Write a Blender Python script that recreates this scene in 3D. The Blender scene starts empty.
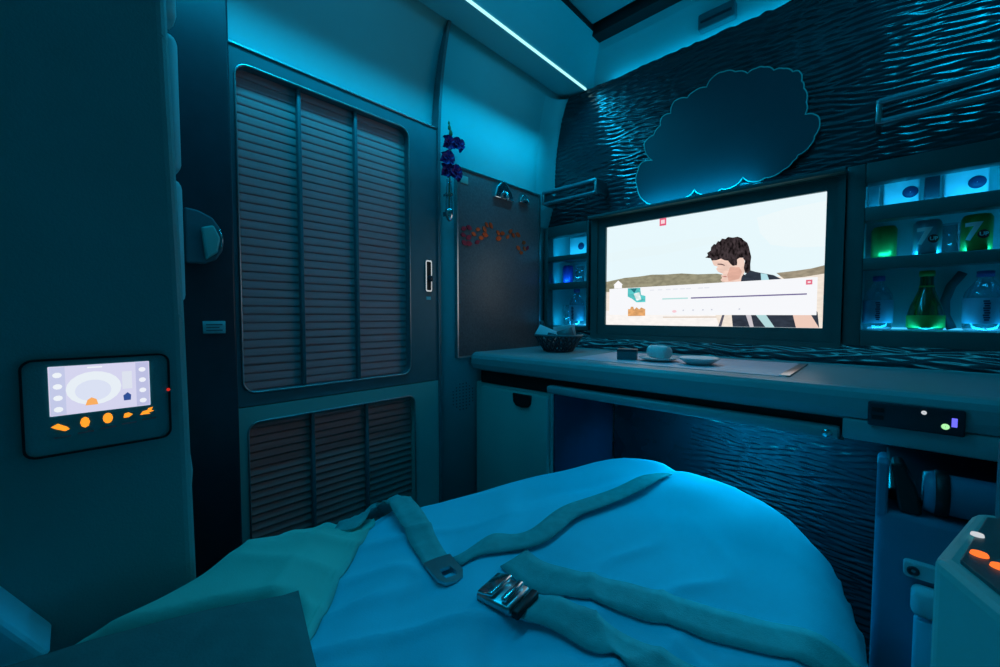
import bpy, bmesh, math, random
import numpy as np
from mathutils import Vector, Matrix
random.seed(7)
S = bpy.context.scene
COL = S.collection
H = 0.95                      # eye height: all lengths below are metres measured from the eye, the floor is at -H
R = math.radians

# ------------------------------------------------------------------ camera
cam_d = bpy.data.cameras.new('camera'); cam = bpy.data.objects.new('camera', cam_d); COL.objects.link(cam)
cam_d.sensor_width = 36; cam_d.lens = 405 / 1000 * 36; cam_d.clip_start = 0.01
cam.location = (0, 0, H); cam.rotation_euler = (R(90 - 2.5), 0, R(43.4))
S.camera = cam

# ------------------------------------------------------------------ world, exposure
w = bpy.data.worlds.new('world'); S.world = w; w.use_nodes = True
bg = w.node_tree.nodes['Background']; bg.inputs[0].default_value = (0.0, 0.44, 0.66, 1); bg.inputs[1].default_value = 0.11
S.view_settings.view_transform = 'Standard'; S.view_settings.look = 'None'
S.view_settings.gamma = 1; S.view_settings.use_curve_mapping = False; S.view_settings.exposure = 0.0

AZ = (0.0, 0.44, 0.80); TEAL = (0.0, 0.50, 0.66); CY = (0.02, 0.62, 1.0)
def area(name, loc, target, sx, sy, power, color, spread=180):
    d = bpy.data.lights.new(name, 'AREA'); d.shape = 'RECTANGLE'; d.size = sx; d.size_y = sy
    d.energy = power; d.color = color; d.spread = R(spread)
    o = bpy.data.objects.new(name, d); COL.objects.link(o)
    o.location = (loc[0], loc[1], loc[2] + H)
    dr = Vector(target) - Vector(loc); o.rotation_euler = dr.to_track_quat('-Z', 'Y').to_euler()
    if abs(dr.x) < 1e-6 or True:
        # long side (size x) along the given world axis: roll so that local X is as close to +Y as possible
        q = dr.to_track_quat('-Z', 'Y'); X = q @ Vector((1, 0, 0)); Y = q @ Vector((0, 1, 0))
        ax = Vector((0, 1, 0)) if name.endswith('_along_aisle') else Vector((1, 0, 0))
        a = math.atan2(ax.dot(Y), ax.dot(X)); q = q @ Matrix.Rotation(a, 3, 'Z').to_quaternion(); o.rotation_euler = q.to_euler()
    return o
# mood strips of the cabin
area('wall_wash_light_along_aisle', (-0.965, 0.45, 0.942), (-1.16, 0.45, 0.63), 2.0, 0.02, 1.35, (0.0, 0.46, 0.80), 32)
area('valance_light_along_aisle', (-0.925, 0.55, 0.940), (-0.45, 0.55, -0.4), 1.8, 0.02, 5.8, AZ, 150)
area('ceiling_cove_light_along_aisle', (-0.1, 0.5, 0.95), (-0.45, 0.6, 1.17), 1.2, 0.1, 2.6, AZ, 120)
area('wave_top_light', (-0.1, 1.545, 0.95), (-0.1, 1.56, 1.2), 1.5, 0.01, 0.5, AZ)
area('corner_down_light', (0.18, 1.25, 1.148), (0.12, 1.52, 0.72), 0.30, 0.10, 1.3, AZ, 100)
area('screen_top_light', (-0.50, 1.462, 0.410), (-0.50, 1.515, 0.46), 0.38, 0.01, 0.7, AZ)
area('counter_back_light', (-0.35, 1.49, -0.10), (-0.35, 1.53, -0.12), 1.3, 0.01, 0.16, CY)
area('footwell_light', (-0.30, 1.33, -0.255), (-0.30, 1.36, -0.6), 0.36, 0.02, 2.4, AZ, 150)
area('bed_foot_light', (-0.28, 1.41, -0.255), (-0.24, 1.12, -0.44), 0.40, 0.03, 1.7, AZ, 90)

# ------------------------------------------------------------------ materials
def mat(name, color, rough=0.5, metal=0.0, var=0.06, vscale=25, bump=0.0, bscale=200, spec=0.5, trans=0.0, ior=1.45, emit=None, estr=0.0, coat=0.0, stretch=None):
    m = bpy.data.materials.new(name); m.use_nodes = True; nt = m.node_tree; b = nt.nodes['Principled BSDF']
    b.inputs['Roughness'].default_value = rough; b.inputs['Metallic'].default_value = metal
    b.inputs['Specular IOR Level'].default_value = spec; b.inputs['Transmission Weight'].default_value = trans; b.inputs['IOR'].default_value = ior
    b.inputs['Coat Weight'].default_value = coat
    tc = nt.nodes.new('ShaderNodeTexCoord'); src = tc.outputs['Object']
    if stretch:
        mp = nt.nodes.new('ShaderNodeMapping'); mp.inputs['Scale'].default_value = stretch
        nt.links.new(src, mp.inputs[0]); src = mp.outputs[0]
    n = nt.nodes.new('ShaderNodeTexNoise'); n.inputs['Scale'].default_value = vscale; n.inputs['Detail'].default_value = 3
    nt.links.new(src, n.inputs['Vector'])
    r = nt.nodes.new('ShaderNodeValToRGB')
    lo = [max(0, c * (1 - var)) for c in color]; hi = [min(1, c * (1 + var)) for c in color]
    r.color_ramp.elements[0].color = (*lo, 1); r.color_ramp.elements[1].color = (*hi, 1)
    r.color_ramp.elements[0].position = 0.3; r.color_ramp.elements[1].position = 0.7
    nt.links.new(n.outputs['Fac'], r.inputs[0]); nt.links.new(r.outputs[0], b.inputs['Base Color'])
    if bump:
        n2 = nt.nodes.new('ShaderNodeTexNoise'); n2.inputs['Scale'].default_value = bscale; n2.inputs['Detail'].default_value = 2
        nt.links.new(src, n2.inputs['Vector'])
        bp = nt.nodes.new('ShaderNodeBump'); bp.inputs['Strength'].default_value = bump; bp.inputs['Distance'].default_value = 0.002
        nt.links.new(n2.outputs['Fac'], bp.inputs['Height']); nt.links.new(bp.outputs[0], b.inputs['Normal'])
    if emit:
        b.inputs['Emission Color'].default_value = (*emit, 1); b.inputs['Emission Strength'].default_value = estr
    return m
def glow(name, color, strength):
    m = bpy.data.materials.new(name); m.use_nodes = True; nt = m.node_tree; nt.nodes.clear()
    e = nt.nodes.new('ShaderNodeEmission'); e.inputs[0].default_value = (*color, 1); e.inputs[1].default_value = strength
    o = nt.nodes.new('ShaderNodeOutputMaterial'); nt.links.new(e.outputs[0], o.inputs[0]); return m
def clear(name, tint, gloss=0.12, rough=0.05):
    m = bpy.data.materials.new(name); m.use_nodes = True; nt = m.node_tree; nt.nodes.clear()
    t = nt.nodes.new('ShaderNodeBsdfTransparent'); t.inputs[0].default_value = (*tint, 1)
    g = nt.nodes.new('ShaderNodeBsdfGlossy'); g.inputs['Roughness'].default_value = rough
    lw = nt.nodes.new('ShaderNodeLayerWeight'); lw.inputs[0].default_value = 0.3
    mm = nt.nodes.new('ShaderNodeMath'); mm.operation = 'MULTIPLY_ADD'; mm.inputs[1].default_value = 0.6; mm.inputs[2].default_value = gloss
    nt.links.new(lw.outputs['Facing'], mm.inputs[0])
    mx = nt.nodes.new('ShaderNodeMixShader'); nt.links.new(mm.outputs[0], mx.inputs[0]); nt.links.new(t.outputs[0], mx.inputs[1]); nt.links.new(g.outputs[0], mx.inputs[2])
    o = nt.nodes.new('ShaderNodeOutputMaterial'); nt.links.new(mx.outputs[0], o.inputs[0]); return m

CREAM_LIT = mat('cream_laminate_blue_lit', (0.14, 0.5, 0.46), 0.45, var=0.03, vscale=4)  # cream laminate; the blue mood light is tinted into this colour
PALE = mat('pale_plastic_blue_lit', (0.15, 0.58, 0.6), 0.5, var=0.03, vscale=3)  # pale wall plastic, red kept low to hold the blue light
LEATHER = mat('cream_leather_blue_lit', (0.06, 0.38, 0.38), 0.5, var=0.05, vscale=8, bump=0.25, bscale=350)  # cream leather, darkened and tinted in colour as under the blue light
GREYP = mat('grey_plastic', (0.05, 0.16, 0.18), 0.42, var=0.05)
DARK = mat('dark_plastic', (0.012,0.032,0.044), 0.35, var=0.1)
BLACK = mat('black_plastic', (0.008, 0.008, 0.009), 0.5, var=0.2)
BRONZE = mat('bronze_slats', (0.62,0.27,0.27), 0.6, 0.0, var=0.08, stretch=(1, 0.3, 8))
RUST = mat('brown_slats', (0.58,0.24,0.22), 0.5, var=0.08, stretch=(1, 0.3, 8))
RAIL = mat('satin_rail', (0.12,0.34,0.38), 0.3, 0.6, var=0.05)
BOARD = mat('dark_speckled_panel', (0.16, 0.135, 0.14), 0.38, var=0.2, vscale=160, bump=0.3, bscale=160)
WAVE = mat('dark_rippled_panel', (0.006,0.026,0.036), 0.22, var=0.1, vscale=12, spec=0.9)
RELIEF = mat('smooth_dark_relief', (0.010,0.055,0.07), 0.5, var=0.05, vscale=8, bump=0.1, bscale=400)
COUNTER = mat('counter_laminate', (0.24, 0.37, 0.38), 0.35, var=0.04, vscale=10)  # cream laminate, its colour shifted toward the blue cabin light
FRAME = mat('dark_teal_frame', (0.02, 0.115, 0.115), 0.4, var=0.05)
CHROME = mat('chrome', (0.75, 0.75, 0.75), 0.15, 1.0, var=0.02)
STEEL = mat('brushed_steel', (0.5, 0.5, 0.5), 0.3, 1.0, var=0.06, stretch=(1, 1, 20))
SHEET = mat('white_sheet_blue_lit', (0.06,0.73,0.90), 0.8, var=0.03, vscale=6, bump=0.15, bscale=500, spec=0.2)  # white cloth painted with the blue light that falls on it
DUVET = mat('beige_duvet_blue_lit', (0.1, 0.66, 0.56), 0.8, var=0.05, vscale=6, bump=0.15, bscale=500, spec=0.2)  # beige cloth turned green-teal by blue light put in the colour
BELT = mat('khaki_webbing_blue_lit', (0.05,0.44,0.44), 0.7, var=0.1, vscale=60, bump=0.4, bscale=600, spec=0.3)  # khaki webbing with the blue light's tint in its colour
CUSH = mat('brown_cushion_cloth_blue_lit', (0.03, 0.19, 0.19), 0.85, var=0.08, vscale=30, bump=0.3, bscale=400, spec=0.2)  # brown cloth; the teal is blue light put into the colour
CARPET = mat('dark_carpet', (0.05, 0.05, 0.06), 0.95, var=0.3, vscale=300, bump=0.6, bscale=500)
CHINA = mat('white_china', (0.75, 0.75, 0.75), 0.15, var=0.02)
TOWEL = mat('white_towel', (0.8, 0.8, 0.8), 0.9, var=0.05, vscale=60, bump=0.6, bscale=300)
PAPER = mat('white_card', (0.7, 0.72, 0.75), 0.6, var=0.04)
COPPER = mat('copper_leaf', (1.0,0.15,0.05), 0.42, 0.9, var=0.2, vscale=40, emit=None)
WINE = mat('dark_red_leaf', (0.5,0.012,0.04), 0.45, 0.2, var=0.2, vscale=40)
PURPLE = mat('purple_petal', (0.12,0.02,0.22), 0.6, var=0.25, vscale=80)
PETALB = mat('blue_petal', (0.06,0.04,0.30), 0.6, var=0.25, vscale=80)
STEM = mat('green_stem', (0.10, 0.22, 0.10), 0.6, var=0.2)
PLASTICCLEAR = clear('clear_plastic', (0.80, 0.93, 0.98))
GLASS = clear('clear_glass', (0.86, 0.95, 0.97), 0.08)
GREENGLASS = clear('green_glass', (0.10, 0.45, 0.05), 0.10)
LOCKER = mat('blue_grey_panel', (0.03, 0.22, 0.32), 0.45, var=0.05)
NAVY = mat('dark_navy', (0.01, 0.05, 0.10), 0.4, var=0.05)
FLAP = mat('flap_laminate_screen_lit', (0.75,0.60,0.66), 0.4, var=0.05)  # lightened and pinked to carry the screen's glow in the colour
LABELB = mat('pale_blue_label', (0.35, 0.55, 0.75), 0.5, var=0.08)
INK = mat('dark_blue_ink', (0.02, 0.05, 0.14), 0.5)
GREENLAB = mat('green_label', (0.10, 0.40, 0.06), 0.45, var=0.1)
CANGREEN = mat('green_can', (0.12, 0.42, 0.08), 0.3, 0.5, var=0.1)
CANSILVER = mat('silver_can', (0.22,0.42,0.50), 0.3, 0.5, var=0.05)
CANBLUE = mat('violet_blue_can', (0.09, 0.08, 0.50), 0.35, 0.3, var=0.1)
WHITEINK = mat('white_ink', (0.8, 0.8, 0.8), 0.5)
REDINK = mat('red_ink', (0.6, 0.03, 0.03), 0.5)
CAPBLUE = mat('blue_cap', (0.10, 0.2, 0.6), 0.4)
PACK = mat('white_packet', (0.72, 0.78, 0.82), 0.5, var=0.05)
LED = glow('led_strip', (0.42, 0.95, 1.0), 1.3)
SHELFLED = glow('shelf_led', (0.05, 0.55, 1.0), 1.2)
ORANGE = glow('orange_lamp', (1.0, 0.28, 0.02), 1.4)
EMBER = glow('ember_lamp', (1.0, 0.17, 0.03), 1.3)
REDLAMP = glow('red_lamp', (0.8, 0.03, 0.02), 0.8)
WHITELAMP = glow('white_lamp', (0.75, 0.8, 0.85), 0.8)
GREENLAMP = glow('green_lamp', (0.45, 1.0, 0.45), 1.0)
BLUELAMP = glow('blue_lamp', (0.15, 0.15, 1.0), 1.2)

# ------------------------------------------------------------------ mesh helpers
class MB:
    def __init__(s): s.bm = bmesh.new()
    def verts(s, vs, fs, smooth=False):
        v = [s.bm.verts.new(p) for p in vs]
        for f in fs:
            try:
                fc = s.bm.faces.new([v[i] for i in f]); fc.smooth = smooth
            except ValueError: pass
        return v
    def box(s, a, b, bevel=0.0, seg=2, rot=None, pivot=None):
        x0, y0, z0 = a; x1, y1, z1 = b
        vs = [(x0,y0,z0),(x1,y0,z0),(x1,y1,z0),(x0,y1,z0),(x0,y0,z1),(x1,y0,z1),(x1,y1,z1),(x0,y1,z1)]
        t = bmesh.new(); v = [t.verts.new(p) for p in vs]
        for f in ((0,3,2,1),(4,5,6,7),(0,1,5,4),(1,2,6,5),(2,3,7,6),(3,0,4,7)): t.faces.new([v[i] for i in f])
        if bevel:
            r = bmesh.ops.bevel(t, geom=list(t.edges), offset=bevel, segments=seg, profile=0.5, affect='EDGES')
            for f in t.faces: f.smooth = True
        if rot:
            p = Vector(pivot) if pivot else Vector(((x0+x1)/2,(y0+y1)/2,(z0+z1)/2))
            for vv in t.verts: vv.co = p + rot @ (vv.co - p)
        s.join(t); return s
    def join(s, t):
        m = bpy.data.meshes.new('tmp'); t.to_mesh(m); t.free(); s.bm.from_mesh(m); bpy.data.meshes.remove(m)
    def prism(s, poly, axis, a, b, bevel=0.0, seg=2, smooth=False):
        # poly in the two other axes (order x,y,z without axis)
        def mk(p, t):
            q = list(p); q.insert('xyz'.index(axis), t); return q
        t = bmesh.new(); n = len(poly)
        va = [t.verts.new(mk(p, a)) for p in poly]; vb = [t.verts.new(mk(p, b)) for p in poly]
        t.faces.new(va); t.faces.new(vb[::-1])
        for i in range(n):
            f = t.faces.new([va[i], vb[i], vb[(i+1) % n], va[(i+1) % n]]); f.smooth = smooth
        bmesh.ops.recalc_face_normals(t, faces=list(t.faces))
        if bevel: bmesh.ops.bevel(t, geom=list(t.edges), offset=bevel, segments=seg, profile=0.5, affect='EDGES')
        s.join(t); return s
    def ring(s, outer, inner, axis, a, b):
        # frame with a hole: outer and inner loops with equal counts
        def mk(p, t):
            q = list(p); q.insert('xyz'.index(axis), t); return q
        t = bmesh.new(); n = len(outer)
        L = [[t.verts.new(mk(p, d)) for p in lp] for lp, d in ((outer,a),(inner,a),(inner,b),(outer,b))]
        for k in range(4):
            A = L[k]; B = L[(k+1) % 4]
            for i in range(n): t.faces.new([A[i], A[(i+1) % n], B[(i+1) % n], B[i]])
        bmesh.ops.recalc_face_normals(t, faces=list(t.faces)); s.join(t); return s
    def tube(s, pts, r, n=8, closed=False, caps=True):
        pts = [Vector(p) for p in pts]; k = len(pts); rs = r if isinstance(r, (list, tuple)) else [r]*k
        rings = []; up = None
        for i, p in enumerate(pts):
            if closed: d = pts[(i+1) % k] - pts[i-1]
            else: d = pts[min(i+1,k-1)] - pts[max(i-1,0)]
            d.normalize()
            if up is None: up = d.orthogonal().normalized()
            up = (up - d*up.dot(d)); up = up.normalized() if up.length > 1e-6 else d.orthogonal().normalized()
            sd = d.cross(up)
            rings.append([s.bm.verts.new(p + rs[i]*(math.cos(2*math.pi*j/n)*up + math.sin(2*math.pi*j/n)*sd)) for j in range(n)])
        for i in range(k if closed else k-1):
            A = rings[i]; B = rings[(i+1) % k]
            for j in range(n):
                f = s.bm.faces.new([A[j], A[(j+1)%n], B[(j+1)%n], B[j]]); f.smooth = True
        if caps and not closed: s.bm.faces.new(rings[0][::-1]); s.bm.faces.new(rings[-1])
        return s
    def lathe(s, prof, c=(0,0,0), n=24, axis='z', closed=False):
        rings = []
        def P(r, h, a):
            q = {'z': (r*math.cos(a), r*math.sin(a), h), 'y': (r*math.cos(a), h, r*math.sin(a)), 'x': (h, r*math.cos(a), r*math.sin(a))}[axis]
            return (c[0]+q[0], c[1]+q[1], c[2]+q[2])
        for r, h in prof: rings.append([s.bm.verts.new(P(max(r,1e-5), h, 2*math.pi*j/n)) for j in range(n)])
        m = len(rings)
        for i in range(m if closed else m-1):
            A = rings[i]; B = rings[(i+1) % m]
            for j in range(n):
                f = s.bm.faces.new([A[j], A[(j+1)%n], B[(j+1)%n], B[j]]); f.smooth = True
        return s
    def grid(s, V, smooth=True, mask=None):
        ny, nx = V.shape[:2]; v = [[s.bm.verts.new(V[j,i]) for i in range(nx)] for j in range(ny)]
        for j in range(ny-1):
            for i in range(nx-1):
                if mask is not None and mask[j,i]: continue
                f = s.bm.faces.new([v[j][i], v[j][i+1], v[j+1][i+1], v[j+1][i]]); f.smooth = smooth
        return s

def rrect(x0, x1, z0, z1, r, n=5):
    P = []
    for cx, cz, a0 in ((x1-r, z1-r, 0), (x0+r, z1-r, 90), (x0+r, z0+r, 180), (x1-r, z0+r, 270)):
        for i in range(n+1):
            a = R(a0 + 90*i/n); P.append((cx + r*math.cos(a), cz + r*math.sin(a)))
    return P

ORG = {}
def thing(name, label, cat, loc, group=None, kind=None):
    o = bpy.data.objects.new(name, None); COL.objects.link(o); o.empty_display_size = 0.05
    o.location = (loc[0], loc[1], loc[2] + H); ORG[o] = Vector(loc)
    tag(o, label, cat, group, kind); return o
def tag(o, label=None, cat=None, group=None, kind=None):
    if label: o['label'] = label
    if cat: o['category'] = cat
    if group: o['group'] = group
    if kind: o['kind'] = kind
    return o
def obj(name, mb, m, parent=None, label=None, recalc=True):
    bm = mb.bm
    if recalc: bmesh.ops.recalc_face_normals(bm, faces=list(bm.faces))
    xs = [v.co for v in bm.verts]
    if parent is None:
        mn = [min(c[k] for c in xs) for k in range(3)]; mx = [max(c[k] for c in xs) for k in range(3)]
        org = Vector(((mn[0]+mx[0])/2, (mn[1]+mx[1])/2, mn[2]))
    else: org = ORG[parent]
    bmesh.ops.translate(bm, vec=-org, verts=list(bm.verts))
    me = bpy.data.meshes.new(name); bm.to_mesh(me); bm.free(); me.materials.append(m)
    o = bpy.data.objects.new(name, me); COL.objects.link(o)
    ORG[o] = org
    if parent is None: o.location = (org.x, org.y, org.z + H)
    else: o.parent = parent
    if label: o['label'] = label
    return o
def struct(name, mb, m, parent=None, **k):
    o = obj(name, mb, m, parent, **k)
    if parent is None: o['kind'] = 'structure'
    return o
def dup(root, loc, label, rotz=0.0, group=None):
    r = root.copy(); COL.objects.link(r); r.location = (loc[0], loc[1], loc[2] + H); r.rotation_euler = (0, 0, rotz); r['label'] = label
    if group: r['group'] = group
    for ch in list(root.children):
        c = ch.copy(); COL.objects.link(c); c.parent = r
        for g in list(ch.children):
            d = g.copy(); COL.objects.link(d); d.parent = c
    return r
def text_mb(body, size, place):
    cu = bpy.data.curves.new('t', 'FONT'); cu.body = body; cu.size = size; cu.align_x = 'CENTER'; cu.align_y = 'CENTER'; cu.extrude = 0.0; cu.offset = 0.0022 if size > 0.03 else 0.0004
    o = bpy.data.objects.new('t', cu); me = bpy.data.meshes.new_from_object(o)
    mb = MB(); mb.bm.from_mesh(me)
    bmesh.ops.triangulate(mb.bm, faces=list(mb.bm.faces))
    for _ in range(3): bmesh.ops.subdivide_edges(mb.bm, edges=[e for e in mb.bm.edges if e.calc_length() > size*0.08], cuts=1, use_grid_fill=False); bmesh.ops.triangulate(mb.bm, faces=list(mb.bm.faces))
    for v in mb.bm.verts: v.co = Vector(place(v.co.x, v.co.y))
    bpy.data.objects.remove(o); bpy.data.curves.remove(cu); bpy.data.meshes.remove(me); return mb

# ------------------------------------------------------------------ numpy noise
RS = np.random.RandomState(11); LAT = RS.rand(256, 256)
def vnoise(x, y, seed=0):
    x = np.asarray(x, float) + seed*17.3; y = np.asarray(y, float) + seed*9.7
    xi = np.floor(x).astype(int); yi = np.floor(y).astype(int); fx = x-xi; fy = y-yi
    fx = fx*fx*(3-2*fx); fy = fy*fy*(3-2*fy)
    g = lambda a, b: LAT[a % 256, b % 256]
    return (g(xi,yi)*(1-fx)+g(xi+1,yi)*fx)*(1-fy) + (g(xi,yi+1)*(1-fx)+g(xi+1,yi+1)*fx)*fy
def ripples(X, Z, amp):
    # wind-blown sand ripples: long crests that wander, fork and die out
    w1 = 0.016*vnoise(X*6, Z*10, 1) + 0.008*vnoise(X*17, Z*26, 2); w2 = 0.016*vnoise(X*6, Z*10, 13) + 0.008*vnoise(X*17, Z*26, 14)
    p1 = (Z + 0.21*X + w1) / 0.0175 + 0.5*vnoise(X*9, Z*30, 3); p2 = (Z - 0.09*X + w2) / 0.0185 + 0.5*vnoise(X*9, Z*30, 9)
    c1 = 0.5 + 0.5*np.sin(2*math.pi*p1); c2 = 0.5 + 0.5*np.sin(2*math.pi*p2)
    m1 = 0.35 + 0.9*vnoise(X*9, Z*34, 4); m2 = 0.35 + 0.9*vnoise(X*9, Z*34, 10)
    h = np.maximum(c1*m1, c2*m2)
    return amp*(h**1.2 + 0.4*vnoise(X*4, Z*9, 5))

# ================================================================== ROOM SHELL
mb = MB(); mb.box((-1.25, -1.1, -H-0.03), (1.05, 1.75, -H)); struct('floor', mb, CARPET)

# side wall: two vertical runs (behind the sliding door it lies deeper) that lean in at the top
def profile_strip(mb, prof, y0, y1, thick=0.02):
    out = [(x-thick, z) for x, z in prof[::-1]]
    mb.prism(prof + out, 'y', y0, y1, smooth=True)
mb = MB()
top = [(-1.170,-H),(-1.170,0.50),(-1.168,0.64),(-1.160,0.73),(-1.145,0.82),(-1.125,0.89),(-1.10,0.945),(-1.075,0.978)]
profile_strip(mb, top, -1.1, 0.895)
brd = [(-1.14,-H),(-1.14,0.50),(-1.138,0.62),(-1.131,0.72),(-1.118,0.82),(-1.103,0.89),(-1.088,0.945),(-1.075,0.978)]
profile_strip(mb, brd, 0.895, 1.70)
struct('wall_left', mb, PALE)
# vertical rib between the two runs
mb = MB()
rib = [(-1.172,-H),(-1.134,-H),(-1.134,0.50),(-1.132,0.62),(-1.125,0.72),(-1.112,0.82),(-1.097,0.89),(-1.082,0.945),(-1.068,0.978),(-1.10,0.978),(-1.172,0.70)]
mb.prism(rib, 'y', 0.886, 0.897); struct('trim_1', mb, GREYP)

# overhead valance with its light line
mb = MB()
val = [(-1.09,0.978),(-1.075,0.976),(-0.938,0.950),(-0.933,0.958),(-0.925,0.985),(-0.908,1.04),(-0.890,1.09),(-0.876,1.134),(-1.09,1.134)]
mb.prism(val, 'y', -1.1, 1.60); val_o = struct('trim_2', mb, PALE)
mb = MB(); mb.box((-0.9405,-1.1,0.9465),(-0.9325,1.515,0.9530), 0.0015); struct('light_line', mb, LED, val_o, label='bright cyan light line')
mb = MB(); mb.box((-1.05,-1.1,1.134),(-0.872,1.60,1.21)); struct('trim_3', mb, BLACK)
mb = MB(); mb.box((-0.872,-1.1,1.152),(1.05,1.455,1.18), 0.004); struct('ceiling', mb, PALE)
mb = MB(); mb.box((-0.90,1.468,1.119),(1.05,1.60,1.21)); struct('trim_4', mb, BLACK)

# front wall: plain strip above, rippled panel below with openings for the two cabinets
mb = MB()
up = [(1.575,0.90),(1.565,0.96),(1.548,1.03),(1.530,1.09),(1.523,1.13),(1.60,1.13),(1.60,0.90)]
mb.prism(up, 'x', -0.95, 1.05, smooth=False); struct('wall_front', mb, PALE)
x0, x1, z0, z1 = -1.135, 1.05, -0.20, 0.947
nx, nz = 360, 560
gx = np.linspace(x0, x1, nx); gz = np.linspace(z0, z1, nz); XX, ZZ = np.meshgrid(gx, gz)
D = ripples(XX, ZZ, 0.0034)
# fade to a smooth margin by the side wall, and lean back with the wall there
V = np.stack([XX, 1.524 - D, ZZ], -1)
V[-1,:,2] += 0.010*(vnoise(gx*45, gx*0, 8)-0.4)
# the left margin follows the side wall
edge = np.interp(ZZ[:,0], [0.40,0.52,0.62,0.70,0.79,0.87,0.925,0.95], [-1.135,-1.095,-1.097,-1.092,-1.078,-1.060,-1.040,-1.025])
V[:,:,0] = edge[:,None] + (XX - x0)/(x1-x0)*(x1-edge[:,None])
cx = 0.5*(gx[:-1]+gx[1:]); cz = 0.5*(gz[:-1]+gz[1:]); CX, CZ = np.meshgrid(cx, cz)
hole = ((CX > -1.125) & (CX < -0.905) & (CZ > -0.055) & (CZ < 0.392)) | ((CX > -0.07) & (CX < 0.335) & (CZ > -0.07) & (CZ < 0.40))
mb = MB(); mb.grid(V, True, hole)
# depth of the panel: a skin behind it along the top edge
tv = [mb.bm.verts.new((V[-1,i,0], 1.60, 0.947)) for i in range(nx)]
mb.bm.verts.ensure_lookup_table()
for i in range(nx-1):
    a = mb.bm.verts[(nz-1)*nx+i]; b = mb.bm.verts[(nz-1)*nx+i+1]
    mb.bm.faces.new([a, b, tv[i+1], tv[i]])
struct('wall_front', mb, WAVE, recalc=True)
mb = MB(); mb.box((-1.16,1.70,-H),(1.05,1.73,1.2)); struct('wall_front', mb, DARK)
mb = MB(); mb.box((1.05,-1.1,-H),(1.08,1.73,1.2)); struct('wall_right', mb, PALE)

mb = MB(); F = []
for z in np.linspace(0.40, 0.95, 24):
    xs_ = np.interp(z, [p[1] for p in brd], [p[0] for p in brd]); xf = np.interp(z, [0.40,0.44,0.52,0.62,0.70,0.79,0.87,0.925,0.95], [-1.138,-1.115,-1.095,-1.097,-1.092,-1.078,-1.060,-1.040,-1.025])
    F.append([(xs_ + (xf-xs_)*(1-math.cos(t*math.pi/2)), 1.435 + 0.09*math.sin(t*math.pi/2), z) for t in np.linspace(0,1,9)])
mb.grid(np.array(F)); struct('trim_7', mb, PALE)

# tree-crown relief on the rippled panel
tree = [(-0.656,0.422),(-0.7,0.494),(-0.696,0.556),(-0.682,0.58),(-0.641,0.576),(-0.674,0.649),(-0.638,0.669),(-0.613,0.696),(-0.608,0.724),(-0.577,0.727),(-0.565,0.765),(-0.52,0.761),(-0.501,0.774),(-0.458,0.774),(-0.436,0.801),(-0.407,0.804),(-0.372,0.79),(-0.337,0.771),(-0.314,0.777),(-0.292,0.772),(-0.266,0.752),(-0.242,0.747),(-0.218,0.728),(-0.203,0.724),(-0.196,0.693),(-0.19,0.67),(-0.183,0.626),(-0.185,0.592),(-0.162,0.584),(-0.151,0.567),(-0.161,0.522),(-0.171,0.498),(-0.199,0.478),(-0.211,0.463),(-0.234,0.444),(-0.284,0.43),(-0.309,0.425),(-0.343,0.447),(-0.371,0.423),(-0.406,0.423),(-0.428,0.415),(-0.474,0.421),(-0.49,0.44),(-0.514,0.419),(-0.58,0.416)]
def scallop(P, amp=0.12, n=4):
    out = []; k = len(P)
    area2 = sum(P[i][0]*P[(i+1)%k][1]-P[(i+1)%k][0]*P[i][1] for i in range(k)); sg = 1 if area2 > 0 else -1
    for i in range(k):
        a = Vector(P[i]); b = Vector(P[(i+1)%k]); d = b-a; nrm = Vector((d.y, -d.x))*sg
        for j in range(n):
            t = j/n; out.append(tuple(a + d*t + nrm*amp*math.sin(math.pi*t)))
    return out
tr = scallop(tree)
rel = thing('wall_relief', 'smooth dark tree-crown shaped relief on the rippled wall above the screen', 'relief', (-0.43, 1.515, 0.415))
mb = MB(); mb.prism(tr, 'y', 1.503, 1.53); obj('plate', mb, RELIEF, rel)
mb = MB(); mb.tube([(x, 1.503, z) for x, z in tr], 0.0019, 6, closed=True); obj('rim', mb, CREAM_LIT, rel)  # pale bead; its colour stands in for the relief edge's highlight

# ================================================================== SLIDING DOOR with louvres, side wall lining below it
def loop_ring(y0, y1, z0, z1, iy0, iy1, iz0, iz1, r):
    n = 5; inner = rrect(iy0, iy1, iz0, iz1, r, n); outer = rrect(y0, y1, z0, z1, 0.0015, n); return outer, inner
def slats(y0, y1, z0, z1, x, pitch, depth):
    mb = MB(); n = int(round((z1-z0)/pitch)); p = (z1-z0)/n; prof = []
    for i in range(n):
        b = z0 + i*p
        prof += [(x, b), (x+depth*0.8, b+0.07*p), (x+depth, b+0.22*p), (x+depth*0.8, b+0.60*p), (x+depth*0.5, b+0.94*p)]
    prof.append((x, z1))
    mb.prism(prof + [(x-0.006, z1), (x-0.006, z0)], 'y', y0, y1); return mb
door = thing('door_1', 'tall grey sliding suite door filled with dark louvres in three columns', 'door', (-1.15, 0.58, -0.225), kind='structure')
mb = MB(); o_, i_ = loop_ring(0.05, 0.886, -0.225, 0.643, 0.287, 0.770, -0.190, 0.604, 0.03); mb.ring(o_, i_, 'x', -1.172, -1.140); obj('door_frame', mb, GREYP, door)
for a, b in ((0.287,0.430),(0.440,0.590),(0.600,0.770)): obj('louvre', slats(a, b, -0.190, 0.604, -1.164, 0.0215, 0.0035), BRONZE, door)
for c in (0.435, 0.595):
    mb = MB(); mb.box((-1.168,c-0.005,-0.190),(-1.148,c+0.005,0.604), 0.002); obj('mullion', mb, GREYP, door)
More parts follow.
